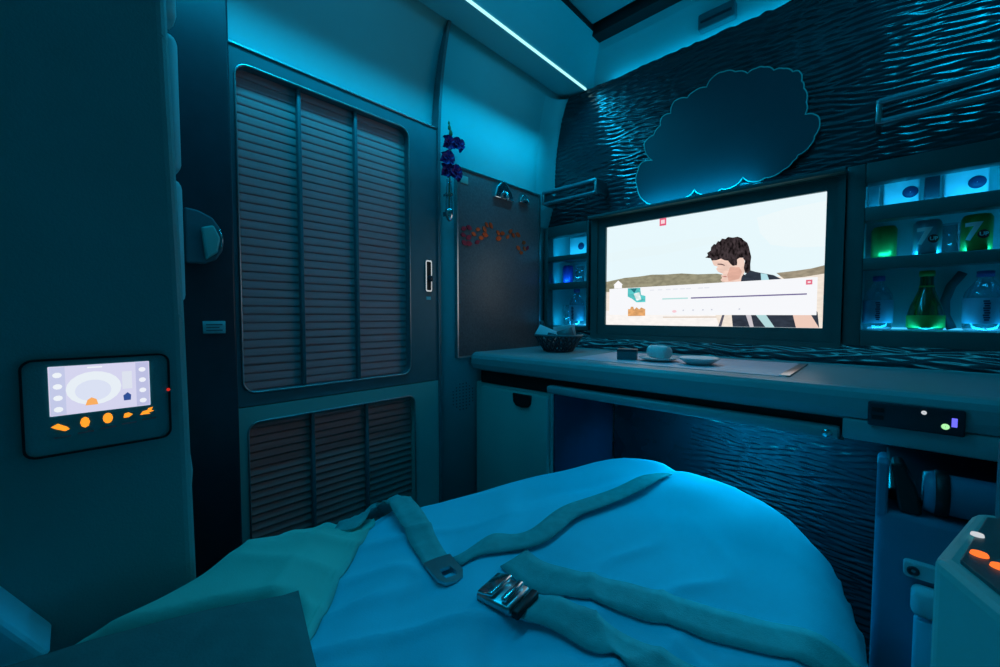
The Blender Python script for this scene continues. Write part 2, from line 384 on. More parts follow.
mb = MB(); mb.tube([(-1.1385, y, z) for y, z in rrect(0.285, 0.772, -0.192, 0.606, 0.031, 6)], 0.0028, 6, closed=True); obj('edge_trim', mb, STEEL, door, label='thin polished trim line')
mb = MB(); mb.box((-1.172,0.05,0.643),(-1.136,0.886,0.648), 0.001); obj('top_rail', mb, STEEL, door)
hd = MB(); hd.ring(rrect(0.833,0.859,0.083,0.190,0.006), rrect(0.837,0.855,0.088,0.185,0.004), 'x', -1.142, -1.135); h_o = obj('door_handle', hd, CHROME, door, label='chrome-rimmed recessed handle')
mb = MB(); mb.box((-1.141,0.838,0.089),(-1.1385,0.854,0.184)); obj('recess', mb, BLACK, h_o)
mb = MB(); mb.lathe([(0,-0.0),(0.011,0.0),(0.011,0.006),(0.008,0.009),(0,0.009)], (-1.139,0.851,0.128), 16, 'x'); obj('latch_button', mb, DARK, h_o)
mb = MB(); mb.box((-1.1405,0.838,0.055),(-1.1385,0.856,0.066)); obj('placard', mb, PALE, door)

low = thing('trim_5', 'blue-light-tinted cream lining under the sliding door with a dark louvred grille', 'wall lining', (-1.15, 0.58, -H), kind='structure')
mb = MB(); o_, i_ = loop_ring(-1.1, 0.888, -H, -0.228, 0.295, 0.784, -0.80, -0.268, 0.025); mb.ring(o_, i_, 'x', -1.172, -1.138); obj('lining', mb, CREAM_LIT, low)
for a, b in ((0.295,0.449),(0.459,0.612),(0.622,0.784)): obj('louvre', slats(a, b, -0.80, -0.268, -1.164, 0.0205, 0.009), RUST, low)
for c in (0.454, 0.617):
    mb = MB(); mb.box((-1.168,c-0.005,-0.80),(-1.146,c+0.005,-0.268), 0.002); obj('mullion', mb, GREYP, low)
mb = MB(); mb.tube([(-1.1365, y, z) for y, z in rrect(0.293, 0.786, -0.802, -0.266, 0.026, 6)], 0.0022, 6, closed=True); obj('edge_trim', mb, STEEL, low)

# door post with its round-ended lock
mb = MB(); mb.box((-1.175,-0.25,-H),(-1.100,0.266,0.93), 0.006); post = struct('trim_6', mb, DARK)
lock = thing('door_lock', 'dark rounded lock cover on the black door post', 'lock', (-1.0995, 0.205, 0.113))
P = [(0.172,0.232),(0.195,0.230),(0.222,0.218),(0.237,0.195),(0.243,0.170),(0.239,0.145),(0.226,0.124),(0.205,0.114),(0.172,0.113)]
mb = MB(); mb.prism(P, 'x', -1.100, -1.086, 0.004, 2); obj('cover', mb, GREYP, lock)
mb = MB(); mb.prism([(0.199,0.192),(0.222,0.200),(0.234,0.172),(0.228,0.140),(0.206,0.122)], 'x', -1.087, -1.076, 0.004, 2); obj('turn_knob', mb, CREAM_LIT, lock)
mb = MB(); mb.tube([(-1.083,0.2335,0.193),(-1.082,0.2385,0.172),(-1.083,0.235,0.150)], 0.0016, 6); obj('shine_line', mb, CHROME, lock)  # chrome line added as the highlight on the knob's edge
mb = MB(); mb.box((-1.1005,0.200,-0.040),(-1.098,0.243,-0.012), 0.0008); plq = obj('placard', mb, PALE); tag(plq, 'small pale instruction placard stuck on the black door post', 'placard')
mb = MB()
for k in range(3): mb.box((-1.0978,0.206,-0.021-k*0.0065),(-1.0974,0.237-0.006*(k%2),-0.0185-k*0.0065))
obj('printed_lines', mb, GREYP, plq)

# ================================================================== VANITY BOARD on the side wall
bd = thing('vanity_panel', 'dark speckled vanity panel with copper leaf inlay on the side wall', 'panel', (-1.135, 1.22, -0.155))
mb = MB(); mb.box((-1.145,0.967,-0.151),(-1.126,1.446,0.532), 0.003); obj('panel', mb, BOARD, bd)
mb = MB(); mb.ring(rrect(0.963,1.450,-0.155,0.537,0.006), rrect(0.969,1.444,-0.149,0.530,0.005), 'x', -1.145, -1.1225); obj('edge_trim', mb, STEEL, bd, label='polished steel edge')
leaves = [(1.013,0.324,1),(1.04,0.331,1),(1.011,0.3,1),(1.038,0.295,1),(1.016,0.272,1),(1.039,0.272,1),(1.064,0.311,0),(1.086,0.332,0),(1.102,0.302,0),(1.121,0.337,0),(1.157,0.358,0),(1.133,0.357,0),(1.125,0.317,0),(1.082,0.283,1),(1.199,0.335,0),(1.201,0.313,0),(1.224,0.337,0),(1.255,0.328,0),(1.273,0.353,0),(1.291,0.338,0),(1.321,0.345,0),(1.324,0.289,0),(1.36,0.317,0),(1.343,0.272,0),(1.384,0.297,1),(1.365,0.291,0)]
for kind, nm, m in ((0,'copper_leaves',COPPER),(1,'red_leaves',WINE)):
    mb = MB()
    for y, z, k in leaves:
        if k != kind: continue
        a = random.uniform(-0.9, 0.9); L = random.uniform(0.012, 0.017); y *= 0.984; z *= 0.985; W = L*0.62
        P = [(L,0),(0.4*L,0.8*W),(-0.3*L,W*0.95),(-0.8*L,0.45*W),(-L,0),(-0.8*L,-0.45*W),(-0.3*L,-W*0.95),(0.4*L,-0.8*W)]
        Q = [(y + p*math.cos(a)-q*math.sin(a), z + p*math.sin(a)+q*math.cos(a)) for p, q in P]
        mb.prism(Q, 'x', -1.127, -1.1235)
    obj(nm, mb, m, bd)
mb = MB(); mb.box((-1.127,0.982,0.482),(-1.1235,1.018,0.509), 0.0006); obj('placard', mb, CREAM_LIT, bd)
# two chrome hooks
def coat_hook(y, z, s, label):
    t = thing('coat_hook', label, 'hook', (-1.1235, y, z))
    mb = MB(); P = [(y-0.055*s,z-0.022*s),(y-0.040*s,z+0.02*s),(y-0.012*s,z+0.045*s),(y+0.012*s,z+0.045*s),(y+0.045*s,z+0.015*s),(y+0.060*s,z-0.022*s)]
    mb.prism(P, 'x', -1.126, -1.112, 0.004, 2); obj('base_plate', mb, CHROME, t)
    mb = MB(); mb.tube([(-1.116,y,z+0.01*s),(-1.10,y,z),(-1.093,y,z-0.018*s),(-1.10,y,z-0.03*s)], 0.006*s, 8); obj('hook', mb, CHROME, t)
    return t
coat_hook(1.203, 0.486, 1.0, 'larger chrome flip-down hook at the top of the dark panel')
coat_hook(1.332, 0.486, 0.55, 'smaller chrome hook near the right top corner of the dark panel')
# speaker holes in the wall under the panel
mb = MB()
for j in range(9):
    for i in range(7):
        if (i-3)**2/12 + (j-4)**2/20 <= 1: mb.lathe([(0,0),(0.0035,0),(0.0035,0.001),(0,0.001)], (-1.1395, 0.955+i*0.016, -0.35+j*0.012), 6, 'x')
spk = obj('speaker_grille', mb, GREYP); tag(spk, 'faint round of speaker holes in the wall below the dark panel', 'speaker')

# flower vase on the rib
vs = thing('bud_vase', 'slim clear bud vase with chrome foot clipped to the wall rib', 'vase', (-1.1, 0.9080, 0.325))
mb = MB(); mb.lathe([(0.002,0.335),(0.010,0.34),(0.013,0.38),(0.012,0.42),(0.009,0.455),(0.010,0.468),(0.008,0.468),(0.007,0.455),(0.010,0.42),(0.010,0.38),(0.002,0.345)], (-1.1,0.9080,0), 14); obj('tube', mb, GLASS, vs)
mb = MB(); mb.lathe([(0.001,0.325),(0.008,0.33),(0.0135,0.345),(0.0145,0.365),(0.0138,0.366)], (-1.1,0.9080,0), 14); mb.box((-1.125,0.9000,0.345),(-1.108,0.9160,0.36)); obj('foot', mb, CHROME, vs)
mb = MB(); mb.ring(rrect(-1.1135,-1.0865,0.8945,0.9215,0.013), rrect(-1.112,-1.088,0.8960,0.9200,0.0118), 'z', 0.415, 0.421); mb.box((-1.125,0.9020,0.414),(-1.112,0.9140,0.422)); obj('clip', mb, CHROME, vs)
fl = thing('orchid_stem', 'stem of purple orchid blossoms standing in the wall vase', 'flower', (-1.1, 0.9080, 0.36))
stem = [(-1.1,0.9080,0.36),(-1.1,0.9090,0.45),(-1.095,0.9120,0.53),(-1.093,0.9100,0.60),(-1.092,0.9040,0.655)]
mb = MB(); mb.tube(stem, [0.0026,0.0025,0.0022,0.0018,0.001], 6); obj('stem', mb, STEM, fl)
mb = MB()
for y, z, s in ((0.9040,0.640,0.009),(0.9100,0.622,0.011),(0.9020,0.655,0.006)):
    mb.lathe([(0.0005,-s*1.2),(s*0.6,-s*0.5),(s*0.55,s*0.4),(0.0005,s*1.3)], (-1.092,y,z), 8)
obj('buds', mb, STEM, fl)
def blossom(cx, cy, cz, s, m, seed):
    rr = random.Random(seed); mb = MB()
    for k in range(5):
        a = 2*math.pi*k/5 + rr.uniform(-.2,.2); L = s*rr.uniform(.85,1.15); W = L*0.55
        u = Vector((0.35, math.cos(a), math.sin(a))).normalized(); side = Vector((0, -math.sin(a), math.cos(a))); nrm = Vector((1,0,0))
        rows = []
        for t in (0.0,0.25,0.5,0.75,1.0):
            wd = W*math.sin(math.pi*(0.12+0.86*t))**0.8
            rows.append([Vector((cx,cy,cz)) + u*(L*t) + side*(wd*q) + nrm*(0.25*s*(q*q) - 0.5*s*t*t + 0.2*s) for q in (-1,-.5,0,.5,1)])
        V = np.array([[tuple(p) for p in r] for r in rows]); mb.grid(V)
        V2 = V.copy(); V2[:,:,0] -= 0.0012; mb.grid(V2)
    mb.lathe([(0.0005,-s*.3),(s*.22,0),(0.0005,s*.35)], (cx+0.006,cy,cz), 8, 'x')
    return obj('blossom', mb, m, fl)
blossom(-1.085, 0.8920, 0.582, 0.030, PURPLE, 1); blossom(-1.083, 0.9320, 0.588, 0.027, PETALB, 2); blossom(-1.085, 0.8850, 0.528, 0.032, PETALB, 3)
blossom(-1.085, 0.8800, 0.488, 0.028, PURPLE, 4); blossom(-1.083, 0.9180, 0.487, 0.030, PURPLE, 5)

# ================================================================== TELEVISION
tv = thing('television', 'wide wall screen in a dark frame showing a boy under a pale sky', 'television', (-0.475, 1.50, -0.09))
def fr(x0,x1,z0,z1,ix0,ix1,iz0,iz1,ya,yb,r=0.006):
    mb = MB(); mb.ring(rrect(x0,x1,z0,z1,r), rrect(ix0,ix1,iz0,iz1,0.002), 'y', ya, yb); return mb
mb = MB(); mb.box((-0.885,1.452,0.392),(-0.086,1.50,0.404), 0.002); obj('top_ledge', mb, FRAME, tv)
obj('frame', fr(-0.885,-0.086,-0.092,0.405,-0.856,-0.102,-0.076,0.390,1.482,1.53), FRAME, tv)
obj('bezel', fr(-0.858,-0.100,-0.078,0.392,-0.822,-0.127,-0.036,0.356,1.490,1.53), FRAME, tv)
mb = MB(); mb.box((-0.825,1.500,-0.039),(-0.124,1.528,0.359)); scr = obj('screen', mb, glow('screen_sky', (0.80,0.94,0.98), 1.0), tv)
def pic(name, poly, color, layer, strength=1.0, soft=None):
    y = 1.500 - 0.0006*layer
    mb = MB(); mb.prism([(max(-0.8215,min(-0.1275,x)), max(-0.0355,min(0.3555,z))) for x, z in poly], 'y', y, y+0.0005)
    m = glow('picture_'+name, color, strength)
    if name in ('hair','hill','sand','field','shirt','skin','cover_art','cheek'):
        nt = m.node_tree; tc = nt.nodes.new('ShaderNodeTexCoord'); mp = nt.nodes.new('ShaderNodeMapping'); mp.inputs['Scale'].default_value = (1, 1, 2.2) if name != 'hair' else (1.6, 1, 0.8)
        n = nt.nodes.new('ShaderNodeTexNoise'); n.inputs['Scale'].default_value = {'hair':90,'skin':30,'cheek':30}.get(name, 45); n.inputs['Detail'].default_value = 4
        r = nt.nodes.new('ShaderNodeValToRGB'); a_ = {'hair':0.2,'skin':0.88,'cheek':0.9,'sand':0.93,'field':0.95}.get(name, 0.8); b_ = {'hair':2.6,'skin':1.1,'cheek':1.12,'sand':1.06,'field':1.03}.get(name, 1.2)
        r.color_ramp.elements[0].color = (*[c*a_ for c in color], 1); r.color_ramp.elements[1].color = (*[min(1, c*b_) for c in color], 1)
        r.color_ramp.elements[0].position = 0.35; r.color_ramp.elements[1].position = 0.65
        nt.links.new(tc.outputs['Object'], mp.inputs[0]); nt.links.new(mp.outputs[0], n.inputs['Vector']); nt.links.new(n.outputs['Fac'], r.inputs[0])
        nt.links.new(r.outputs[0], [q for q in nt.nodes if q.type == 'EMISSION'][0].inputs[0])
    return obj(name, mb, m, scr)
pic('clouds', [(-0.82,0.25),(-0.7,0.262),(-0.6,0.258),(-0.5,0.27),(-0.42,0.268),(-0.38,0.25),(-0.5,0.235),(-0.62,0.225),(-0.74,0.222),(-0.82,0.215)], (0.80,0.93,0.96), 1)
pic('clouds', [(-0.30,0.31),(-0.22,0.325),(-0.128,0.33),(-0.128,0.20),(-0.20,0.205),(-0.26,0.22),(-0.29,0.26)], (0.85,0.95,0.97), 1)
pic('sand', [(-0.8215,0.107),(-0.1275,0.123),(-0.1275,-0.0355),(-0.8215,-0.0355)], (0.90,0.80,0.70), 1)
pic('field', [(-0.8215,0.02),(-0.42,0.02),(-0.40,-0.0355),(-0.8215,-0.0355)], (0.97,0.93,0.90), 2)
pic('hill', [(-0.8215,0.138),(-0.742,0.149),(-0.69,0.150),(-0.634,0.154),(-0.58,0.151),(-0.527,0.151),(-0.472,0.144),(-0.412,0.142),(-0.387,0.136),(-0.387,0.112),(-0.8215,0.096)], (0.30,0.28,0.19), 2)
pic('hill', [(-0.244,0.132),(-0.197,0.135),(-0.158,0.139),(-0.1275,0.146),(-0.1275,0.122),(-0.17,0.116),(-0.223,0.112)], (0.33,0.28,0.20), 2)
pic('shirt', [(-0.343,0.139),(-0.328,0.132),(-0.317,0.147),(-0.30,0.140),(-0.28,0.134),(-0.251,0.126),(-0.223,0.108),(-0.195,0.084),(-0.169,0.066),(-0.14,0.01),(-0.135,-0.0355),(-0.36,-0.0355),(-0.365,0.012),(-0.36,0.074),(-0.355,0.11)], (0.03,0.04,0.06), 3)
pic('skin', [(-0.428,0.188),(-0.424,0.176),(-0.421,0.170),(-0.409,0.165),(-0.414,0.158),(-0.408,0.148),(-0.392,0.139),(-0.399,0.134),(-0.395,0.127),(-0.40,0.120),(-0.394,0.113),(-0.34,0.110),(-0.338,0.125),(-0.330,0.140),(-0.331,0.182),(-0.345,0.195),(-0.39,0.195)], (0.88,0.62,0.52), 4)
pic('cheek', [(-0.372,0.160),(-0.345,0.158),(-0.337,0.142),(-0.345,0.120),(-0.375,0.114),(-0.380,0.135)], (0.74,0.42,0.33), 5)
pic('brow', [(-0.410,0.172),(-0.398,0.170),(-0.388,0.166),(-0.388,0.169),(-0.398,0.174),(-0.410,0.175)], (0.12,0.06,0.06), 5)
pic('mouth', [(-0.397,0.1305),(-0.384,0.128),(-0.380,0.130),(-0.386,0.132)], (0.5,0.16,0.14), 5)
pic('hair', [(-0.449,0.199),(-0.440,0.205),(-0.443,0.214),(-0.432,0.221),(-0.431,0.232),(-0.422,0.242),(-0.417,0.240),(-0.41,0.250),(-0.404,0.248),(-0.398,0.257),(-0.388,0.254),(-0.380,0.260),(-0.366,0.256),(-0.352,0.257),(-0.340,0.251),(-0.336,0.245),(-0.324,0.234),(-0.319,0.22),(-0.312,0.188),(-0.314,0.165),(-0.313,0.145),(-0.320,0.137),(-0.328,0.138),(-0.332,0.155),(-0.329,0.177),(-0.336,0.188),(-0.345,0.188),(-0.35,0.183),(-0.352,0.165),(-0.364,0.164),(-0.372,0.172),(-0.378,0.182),(-0.388,0.184),(-0.40,0.191),(-0.413,0.187),(-0.428,0.187),(-0.432,0.195)], (0.025,0.018,0.020), 6)
pic('ear', [(-0.352,0.183),(-0.345,0.188),(-0.336,0.187),(-0.330,0.176),(-0.333,0.162),(-0.342,0.155),(-0.350,0.163)], (0.90,0.66,0.56), 7)
pic('collar', [(-0.285,0.134),(-0.268,0.130),(-0.262,0.112),(-0.283,0.112)], (0.45,0.75,0.82), 5)
pic('arm', [(-0.205,0.03),(-0.16,0.012),(-0.135,-0.0355),(-0.19,-0.0355)], (0.86,0.60,0.50), 5)
pic('stripe', [(-0.30,0.01),(-0.272,0.01),(-0.244,-0.0355),(-0.268,-0.0355)], (0.45,0.70,0.72), 5)
pic('stripe', [(-0.325,0.01),(-0.31,0.01),(-0.30,-0.0355),(-0.311,-0.0355)], (0.62,0.58,0.62), 5)
pic('strap', [(-0.392,0.003),(-0.385,0.003),(-0.394,-0.0355),(-0.403,-0.0355)], (0.10,0.10,0.14), 5)
pic('player_bar', [(-0.806,0.108),(-0.142,0.113),(-0.142,0.002),(-0.806,0.004)], (0.93,0.94,0.97), 9)
pic('home_symbol', [(-0.785,0.109),(-0.785,0.122),(-0.789,0.122),(-0.768,0.140),(-0.748,0.122),(-0.752,0.122),(-0.752,0.109)], (0.98,0.98,1.0), 9)
pic('cover_art', [(-0.727,0.107),(-0.677,0.107),(-0.674,0.08),(-0.656,0.075),(-0.656,0.052),(-0.691,0.052),(-0.709,0.066),(-0.727,0.075)], (0.10,0.55,0.55), 10)
pic('cover_art', [(-0.716,0.105),(-0.690,0.105),(-0.700,0.088)], (0.02,0.18,0.22), 11)
pic('cover_art', [(-0.703,0.085),(-0.680,0.090),(-0.672,0.062),(-0.690,0.058)], (0.75,0.92,0.90), 11)
pic('cover_art', [(-0.725,0.026),(-0.716,0.026),(-0.713,0.035),(-0.704,0.035),(-0.700,0.024),(-0.69,0.033),(-0.68,0.024),(-0.672,0.032),(-0.656,0.025),(-0.656,0.0),(-0.725,-0.001)], (0.75,0.38,0.15), 10)
pic('progress_bar', [(-0.592,0.064),(-0.502,0.0645),(-0.502,0.060),(-0.592,0.0595)], (0.45,0.75,0.72), 10)
pic('progress_bar', [(-0.492,0.0645),(-0.166,0.0665),(-0.166,0.0625),(-0.492,0.0600)], (0.16,0.13,0.30), 10)
for x, z in ((-0.517,0.0195),(-0.484,0.020),(-0.452,0.0205),(-0.424,0.021),(-0.341,0.022)):
    pic('player_dot', [(x+0.003*math.cos(k*math.pi/3), z+0.003*math.sin(k*math.pi/3)) for k in range(6)], (0.62,0.64,0.72), 10)
pic('player_dot', [(-0.548+0.008*math.cos(k*math.pi/4), 0.016+0.005*math.sin(k*math.pi/4)) for k in range(8)], (0.95,0.60,0.66), 10)
for x in (-0.63,-0.60,-0.57,-0.545,-0.52,-0.50,-0.46,-0.44): pic('title_line', [(x-0.009,0.094),(x+0.007,0.094),(x+0.007,0.0975),(x-0.009,0.0975)], (0.78,0.80,0.86), 10)
pic('lower_line', [(-0.59,-0.003),(-0.41,-0.002),(-0.41,-0.006),(-0.59,-0.007)], (0.72,0.60,0.50), 3)
pic('red_badge', [(-0.607,0.3555),(-0.583,0.3555),(-0.583,0.329),(-0.607,0.329)], (0.80,0.12,0.22), 9)
pic('red_badge', [(-0.602,0.350),(-0.588,0.350),(-0.588,0.336),(-0.602,0.336)], (0.95,0.70,0.75), 10)
pic('red_badge', [(-0.169,0.106),(-0.154,0.106),(-0.154,0.092),(-0.169,0.092)], (0.78,0.16,0.24), 10)
pic('red_badge', [(-0.165,0.1015),(-0.158,0.1015),(-0.158,0.0965),(-0.165,0.0965)], (0.95,0.75,0.80), 11)

# ================================================================== MINIBAR CABINETS
def minibar(x0, x1, z0, z1, ox0, ox1, rows, label, lp):
    t = thing('minibar_cabinet', label, 'cabinet', ((x0+x1)/2, 1.5, z0))
    mb = MB(); zs = [z0] + [v for r in rows for v in r] + [z1]
    mb.box((x0,1.492,z0),(ox0,1.535,z1), 0.003); mb.box((ox1,1.492,z0),(x1,1.535,z1), 0.003)
    mb.box((ox0,1.492,zs[-2]),(ox1,1.535,z1), 0.002); mb.box((ox0,1.492,z0),(ox1,1.535,zs[1]), 0.002)
    obj('frame', mb, FRAME, t)
    mb = MB(); mb.box((ox0-0.006,1.53,z0+0.01),(ox0,1.675,z1-0.01)); mb.box((ox1,1.53,z0+0.01),(ox1+0.006,1.675,z1-0.01))
    mb.box((ox0,1.53,z1-0.012),(ox1,1.675,z1-0.006)); mb.box((ox0,1.53,zs[1]-0.006),(ox1,1.675,zs[1])); obj('carcass', mb, PALE, t)
    mb = MB(); mb.box((ox0-0.006,1.668,z0+0.01),(ox1+0.006,1.675,z1-0.01)); obj('back_panel', mb, PALE, t)
    for k in range(len(rows)-1):
        mb = MB(); mb.box((ox0,1.492,rows[k][1]),(ox1,1.535,rows[k+1][0]), 0.003); mb.box((ox0,1.53,rows[k+1][0]-0.008),(ox1,1.667,rows[k+1][0])); obj('shelf', mb, FRAME, t)
    for k, r in enumerate(rows):
        mb = MB(); mb.box((ox0+0.01,1.655,r[0]+0.001),(ox1-0.01,1.666,r[0]+0.006)); obj('light_strip', mb, SHELFLED, t, label='glowing blue shelf light')
        area('minibar_light', ((ox0+ox1)/2, 1.541, r[0]+0.006), ((ox0+ox1)/2, 1.60, r[0]+0.035), ox1-ox0-0.03, 0.008, lp[k], (0.01,0.50,1.0))
    return t
RL = [(-0.044,0.118),(0.146,0.243),(0.265,0.352)]
minibar(-1.134,-0.902,-0.062,0.398,-1.113,-0.913, RL, 'narrow lit minibar cabinet left of the wide screen', (0.11,0.10,0.13))
RR = [(-0.040,0.125),(0.157,0.256),(0.294,0.358)]
minibar(-0.084,0.345,-0.082,0.412,-0.045,0.305, RR, 'wide lit minibar cabinet right of the wide screen', (0.10,0.16,0.26))

def bottle(name, label, x, y, z, r, h, body, cap, labmat, lz, group=None):
    t = thing(name, label, 'bottle', (x,y,z), group)
    pr = [(0.001,0.001),(r*0.9,0.001),(r,0.006),(r,h*0.25),(r*0.96,h*0.3),(r,h*0.35),(r,h*0.58),(r*0.93,h*0.66),(r*0.62,h*0.78),(r*0.38,h*0.86),(r*0.36,h*0.93)]
    if name == 'green_bottle': pr = [(0.001,0.001),(r*0.9,0.001),(r,0.008),(r*1.02,h*0.12),(r*0.97,h*0.28),(r*0.82,h*0.42),(r*0.60,h*0.56),(r*0.44,h*0.67),(r*0.37,h*0.78),(r*0.36,h*0.93)]
    mb = MB(); mb.lathe([(a,z+b) for a,b in pr], (x,y,0), 20); obj('body', mb, body, t)
    mb = MB(); mb.lathe([(0.001,z+h*0.905),(r*0.43,z+h*0.905),(r*0.43,z+h*0.995),(r*0.38,z+h),(0.001,z+h)], (x,y,0), 16); obj('cap', mb, cap, t)
    mb = MB(); mb.lathe([(r*1.015,z+h*lz[0]),(r*1.03,z+h*lz[0]+0.001),(r*1.03,z+h*lz[1]-0.001),(r*1.015,z+h*lz[1])], (x,y,0), 20); lo = obj('label', mb, labmat, t)
    return t, lo
WG = 'water bottles in the minibars'
b1, l1 = bottle('water_bottle', 'small blue-labelled water bottle at the left end of the right minibar, bottom shelf', -0.012, 1.575, -0.038, 0.031, 0.150, PLASTICCLEAR, CAPBLUE, LABELB, (0.12,0.55), WG)
mb = MB()
for k in range(9): mb.box((-0.015-0.001*(k%3),1.5415,-0.012+k*0.0058),(-0.008+0.0012*(k%2),1.5435,-0.0085+k*0.0058))
obj('printed_mark', mb, INK, l1)
dup(b1, (0.183,1.575,-0.038), 'blue-labelled water bottle right of the green bottle, bottom shelf of the right minibar').scale = (1.15,1.15,1.0)
dup(b1, (-1.008,1.57,-0.042), 'clear water bottle on the bottom shelf of the narrow left minibar').scale = (1.08,1.08,1.08)
g, gl = bottle('green_bottle', 'round green glass bottle between two water bottles in the right minibar', 0.082, 1.575, -0.038, 0.036, 0.158, GREENGLASS, CANGREEN, GREENLAB, (0.04,0.25))
mb = MB(); mb.lathe([(0.0135,0.076),(0.0150,0.076),(0.0148,0.080),(0.0135,0.080)], (0.082,1.575,0), 20); obj('neck_band', mb, GREENLAB, g)

def can(label, x, y, z, r, h, m, mark=None, group=None):
    t = thing('drink_can', label, 'can', (x,y,z), group)
    mb = MB(); mb.lathe([(0.001,z+0.003),(r*0.78,z+0.003),(r*0.82,z),(r,z+0.007),(r,z+h-0.009),(r*0.86,z+h-0.001),(r*0.82,z+h),(r*0.78,z+h-0.003),(0.001,z+h-0.003)], (x,y,0), 24); obj('body', mb, m, t)
    if mark:
        mb = MB(); mb.lathe([(0.001,z+h-0.0025),(r*0.3,z+h-0.0025),(r*0.3,z+h-0.0015),(0.001,z+h-0.0015)], (x,y,0), 10); obj('pull_tab', mb, STEEL, t)
        fa = math.atan2(-y, -x)          # printed side turned to the room
        def wrap(dx, dz, rr=r+0.0006):
            return lambda u, v: (x + rr*math.cos(fa + (u+dx)/r), y + rr*math.sin(fa + (u+dx)/r), z + dz + v)
        obj('numeral', text_mb('7', 0.058, wrap(-0.007, h*0.52)), WHITEINK, t, recalc=False)
        mb = MB(); vs_ = [wrap(0.012, h*0.45, r+0.0008)(0,0)] + [wrap(0.012, h*0.45, r+0.0008)(0.011*math.cos(2*math.pi*k/14), 0.011*math.sin(2*math.pi*k/14)) for k in range(14)]
        mb.verts(vs_, [(0,k+1,(k+1)%14+1) for k in range(14)]); d = obj('spot', mb, REDINK, t)
        ORG[d] = ORG[t]; obj('letters', text_mb('UP', 0.013, wrap(0.012, h*0.45, r+0.0014)), WHITEINK, d, recalc=False)
    return t
can('plain green drink can at the left of the right minibar, middle shelf', -0.005, 1.585, 0.158, 0.027, 0.092, CANGREEN)
can('silver drink can with a white 7 beside the green can in the right minibar', 0.078, 1.560, 0.158, 0.027, 0.092, CANSILVER, True)
can('green drink can with a white 7, rightmost on the middle minibar shelf', 0.163, 1.560, 0.158, 0.027, 0.093, CANGREEN, True)
can('violet-blue drink can on the middle shelf of the narrow left minibar', -1.072, 1.595, 0.147, 0.024, 0.085, CANBLUE)
def tumbler(label, x, y, z, r, h):
    mb = MB(); mb.lathe([(0.001,z),(r*0.85,z),(r,z+h),(r-0.0015,z+h),(r*0.8,z+0.006),(0.001,z+0.006)], (x,y,0), 20)
    o = obj('tumbler', mb, GLASS); return tag(o, label, 'glass')
tumbler('clear tumbler beside the violet can in the left minibar', -1.005, 1.59, 0.147, 0.024, 0.08)
tumbler('clear tumbler left of the water bottle in the left minibar', -1.073, 1.60, -0.043, 0.026, 0.095)
tumbler('clear tumbler between silver and green cans in the right minibar', 0.121, 1.61, 0.158, 0.022, 0.085)
# snack packets with a round dark mark, on the top shelves
def packet(label, x0, x1, z0, h, mx):
    t = thing('snack_packet', label, 'packet', ((x0+x1)/2, 1.62, z0), 'snack packets on the top minibar shelves')
    mb = MB(); mb.box((x0,1.610,z0),(x1,1.640,z0+h), 0.004); obj('carton', mb, PACK, t)
    mb = MB(); mb.lathe([(0.001,0),(0.016,0),(0.016,0.001),(0.001,0.001)], (mx,1.6085,z0+h*0.55), 20, 'y'); obj('round_mark', mb, INK, t)
    return t
packet('white packet with dark round mark, left top shelf of right minibar', -0.010, 0.062, 0.295, 0.088, 0.044)
packet('white packet with dark round mark, right top shelf of right minibar', 0.108, 0.185, 0.295, 0.088, 0.165)
packet('white packet with dark round mark in the narrow left minibar', -1.075, -0.985, 0.266, 0.095, -1.012)
mb = MB(); mb.box((0.070,1.575,0.2945),(0.098,1.605,0.378), 0.003); st = obj('snack_tin', mb, DARK); tag(st, 'dark upright tin between the white packets, top shelf of right minibar', 'tin')
mb = MB(); mb.box((0.0695,1.5745,0.370),(0.0985,1.6055,0.3785), 0.002); obj('lid', mb, GREYP, st)
mb = MB(); mb.box((-0.042,1.575,0.2945),(-0.018,1.600,0.370), 0.003); st = obj('snack_box', mb, BRONZE); tag(st, 'small dark box at the far left of the right minibar, top shelf', 'box')
mb = MB(); mb.box((-0.0405,1.5742,0.297),(-0.0195,1.5752,0.365)); obj('label_panel', mb, GREYP, st)
# curved tube behind the bottles (chilled air hose) and a magazine corner on top right
mb = MB(); mb.tube([(0.135,1.63,-0.035),(0.122,1.63,0.0),(0.120,1.63,0.04),(0.130,1.63,0.08),(0.15,1.63,0.115)], 0.010, 10); o = obj('folded_pouch', mb, GREYP); tag(o, 'curved grey strap of a pouch behind the green bottle in the minibar', 'strap')

# grab rails
def rail(x0, x1, z0, z1, label):
    t = thing('grab_rail', label, 'rail', ((x0+x1)/2, 1.49, z0), 'rails on the rippled wall')
    mb = MB(); mb.box((x0,1.435,z1-0.016),(x1,1.462,z1), 0.005); obj('upper_bar', mb, RAIL, t)
    mb = MB(); mb.box((x0,1.440,z0),(x1,1.462,z0+0.014), 0.005); obj('lower_bar', mb, RAIL, t)
    for x in (x0+0.004, x1-0.004):
        mb = MB(); mb.box((x-0.006,1.437,z0+0.002),(x+0.006,1.525,z1-0.002), 0.003); obj('bracket', mb, STEEL, t)
    return t
rail(-1.105,-0.838,0.484,0.545,'short two-bar metal rail above the narrow left minibar')
rail(-0.028,0.36,0.492,0.556,'long two-bar metal rail above the wide right minibar')
mb = MB(); mb.box((-0.497,1.520,0.985),(-0.383,1.555,1.038), 0.006); o = obj('wall_latch', mb, GREYP); tag(o, 'small dark rounded latch on the pale wall above the rippled panel', 'latch')
mb = MB(); mb.box((-0.488,1.516,1.004),(-0.392,1.522,1.012), 0.002); obj('grip', mb, DARK, o)

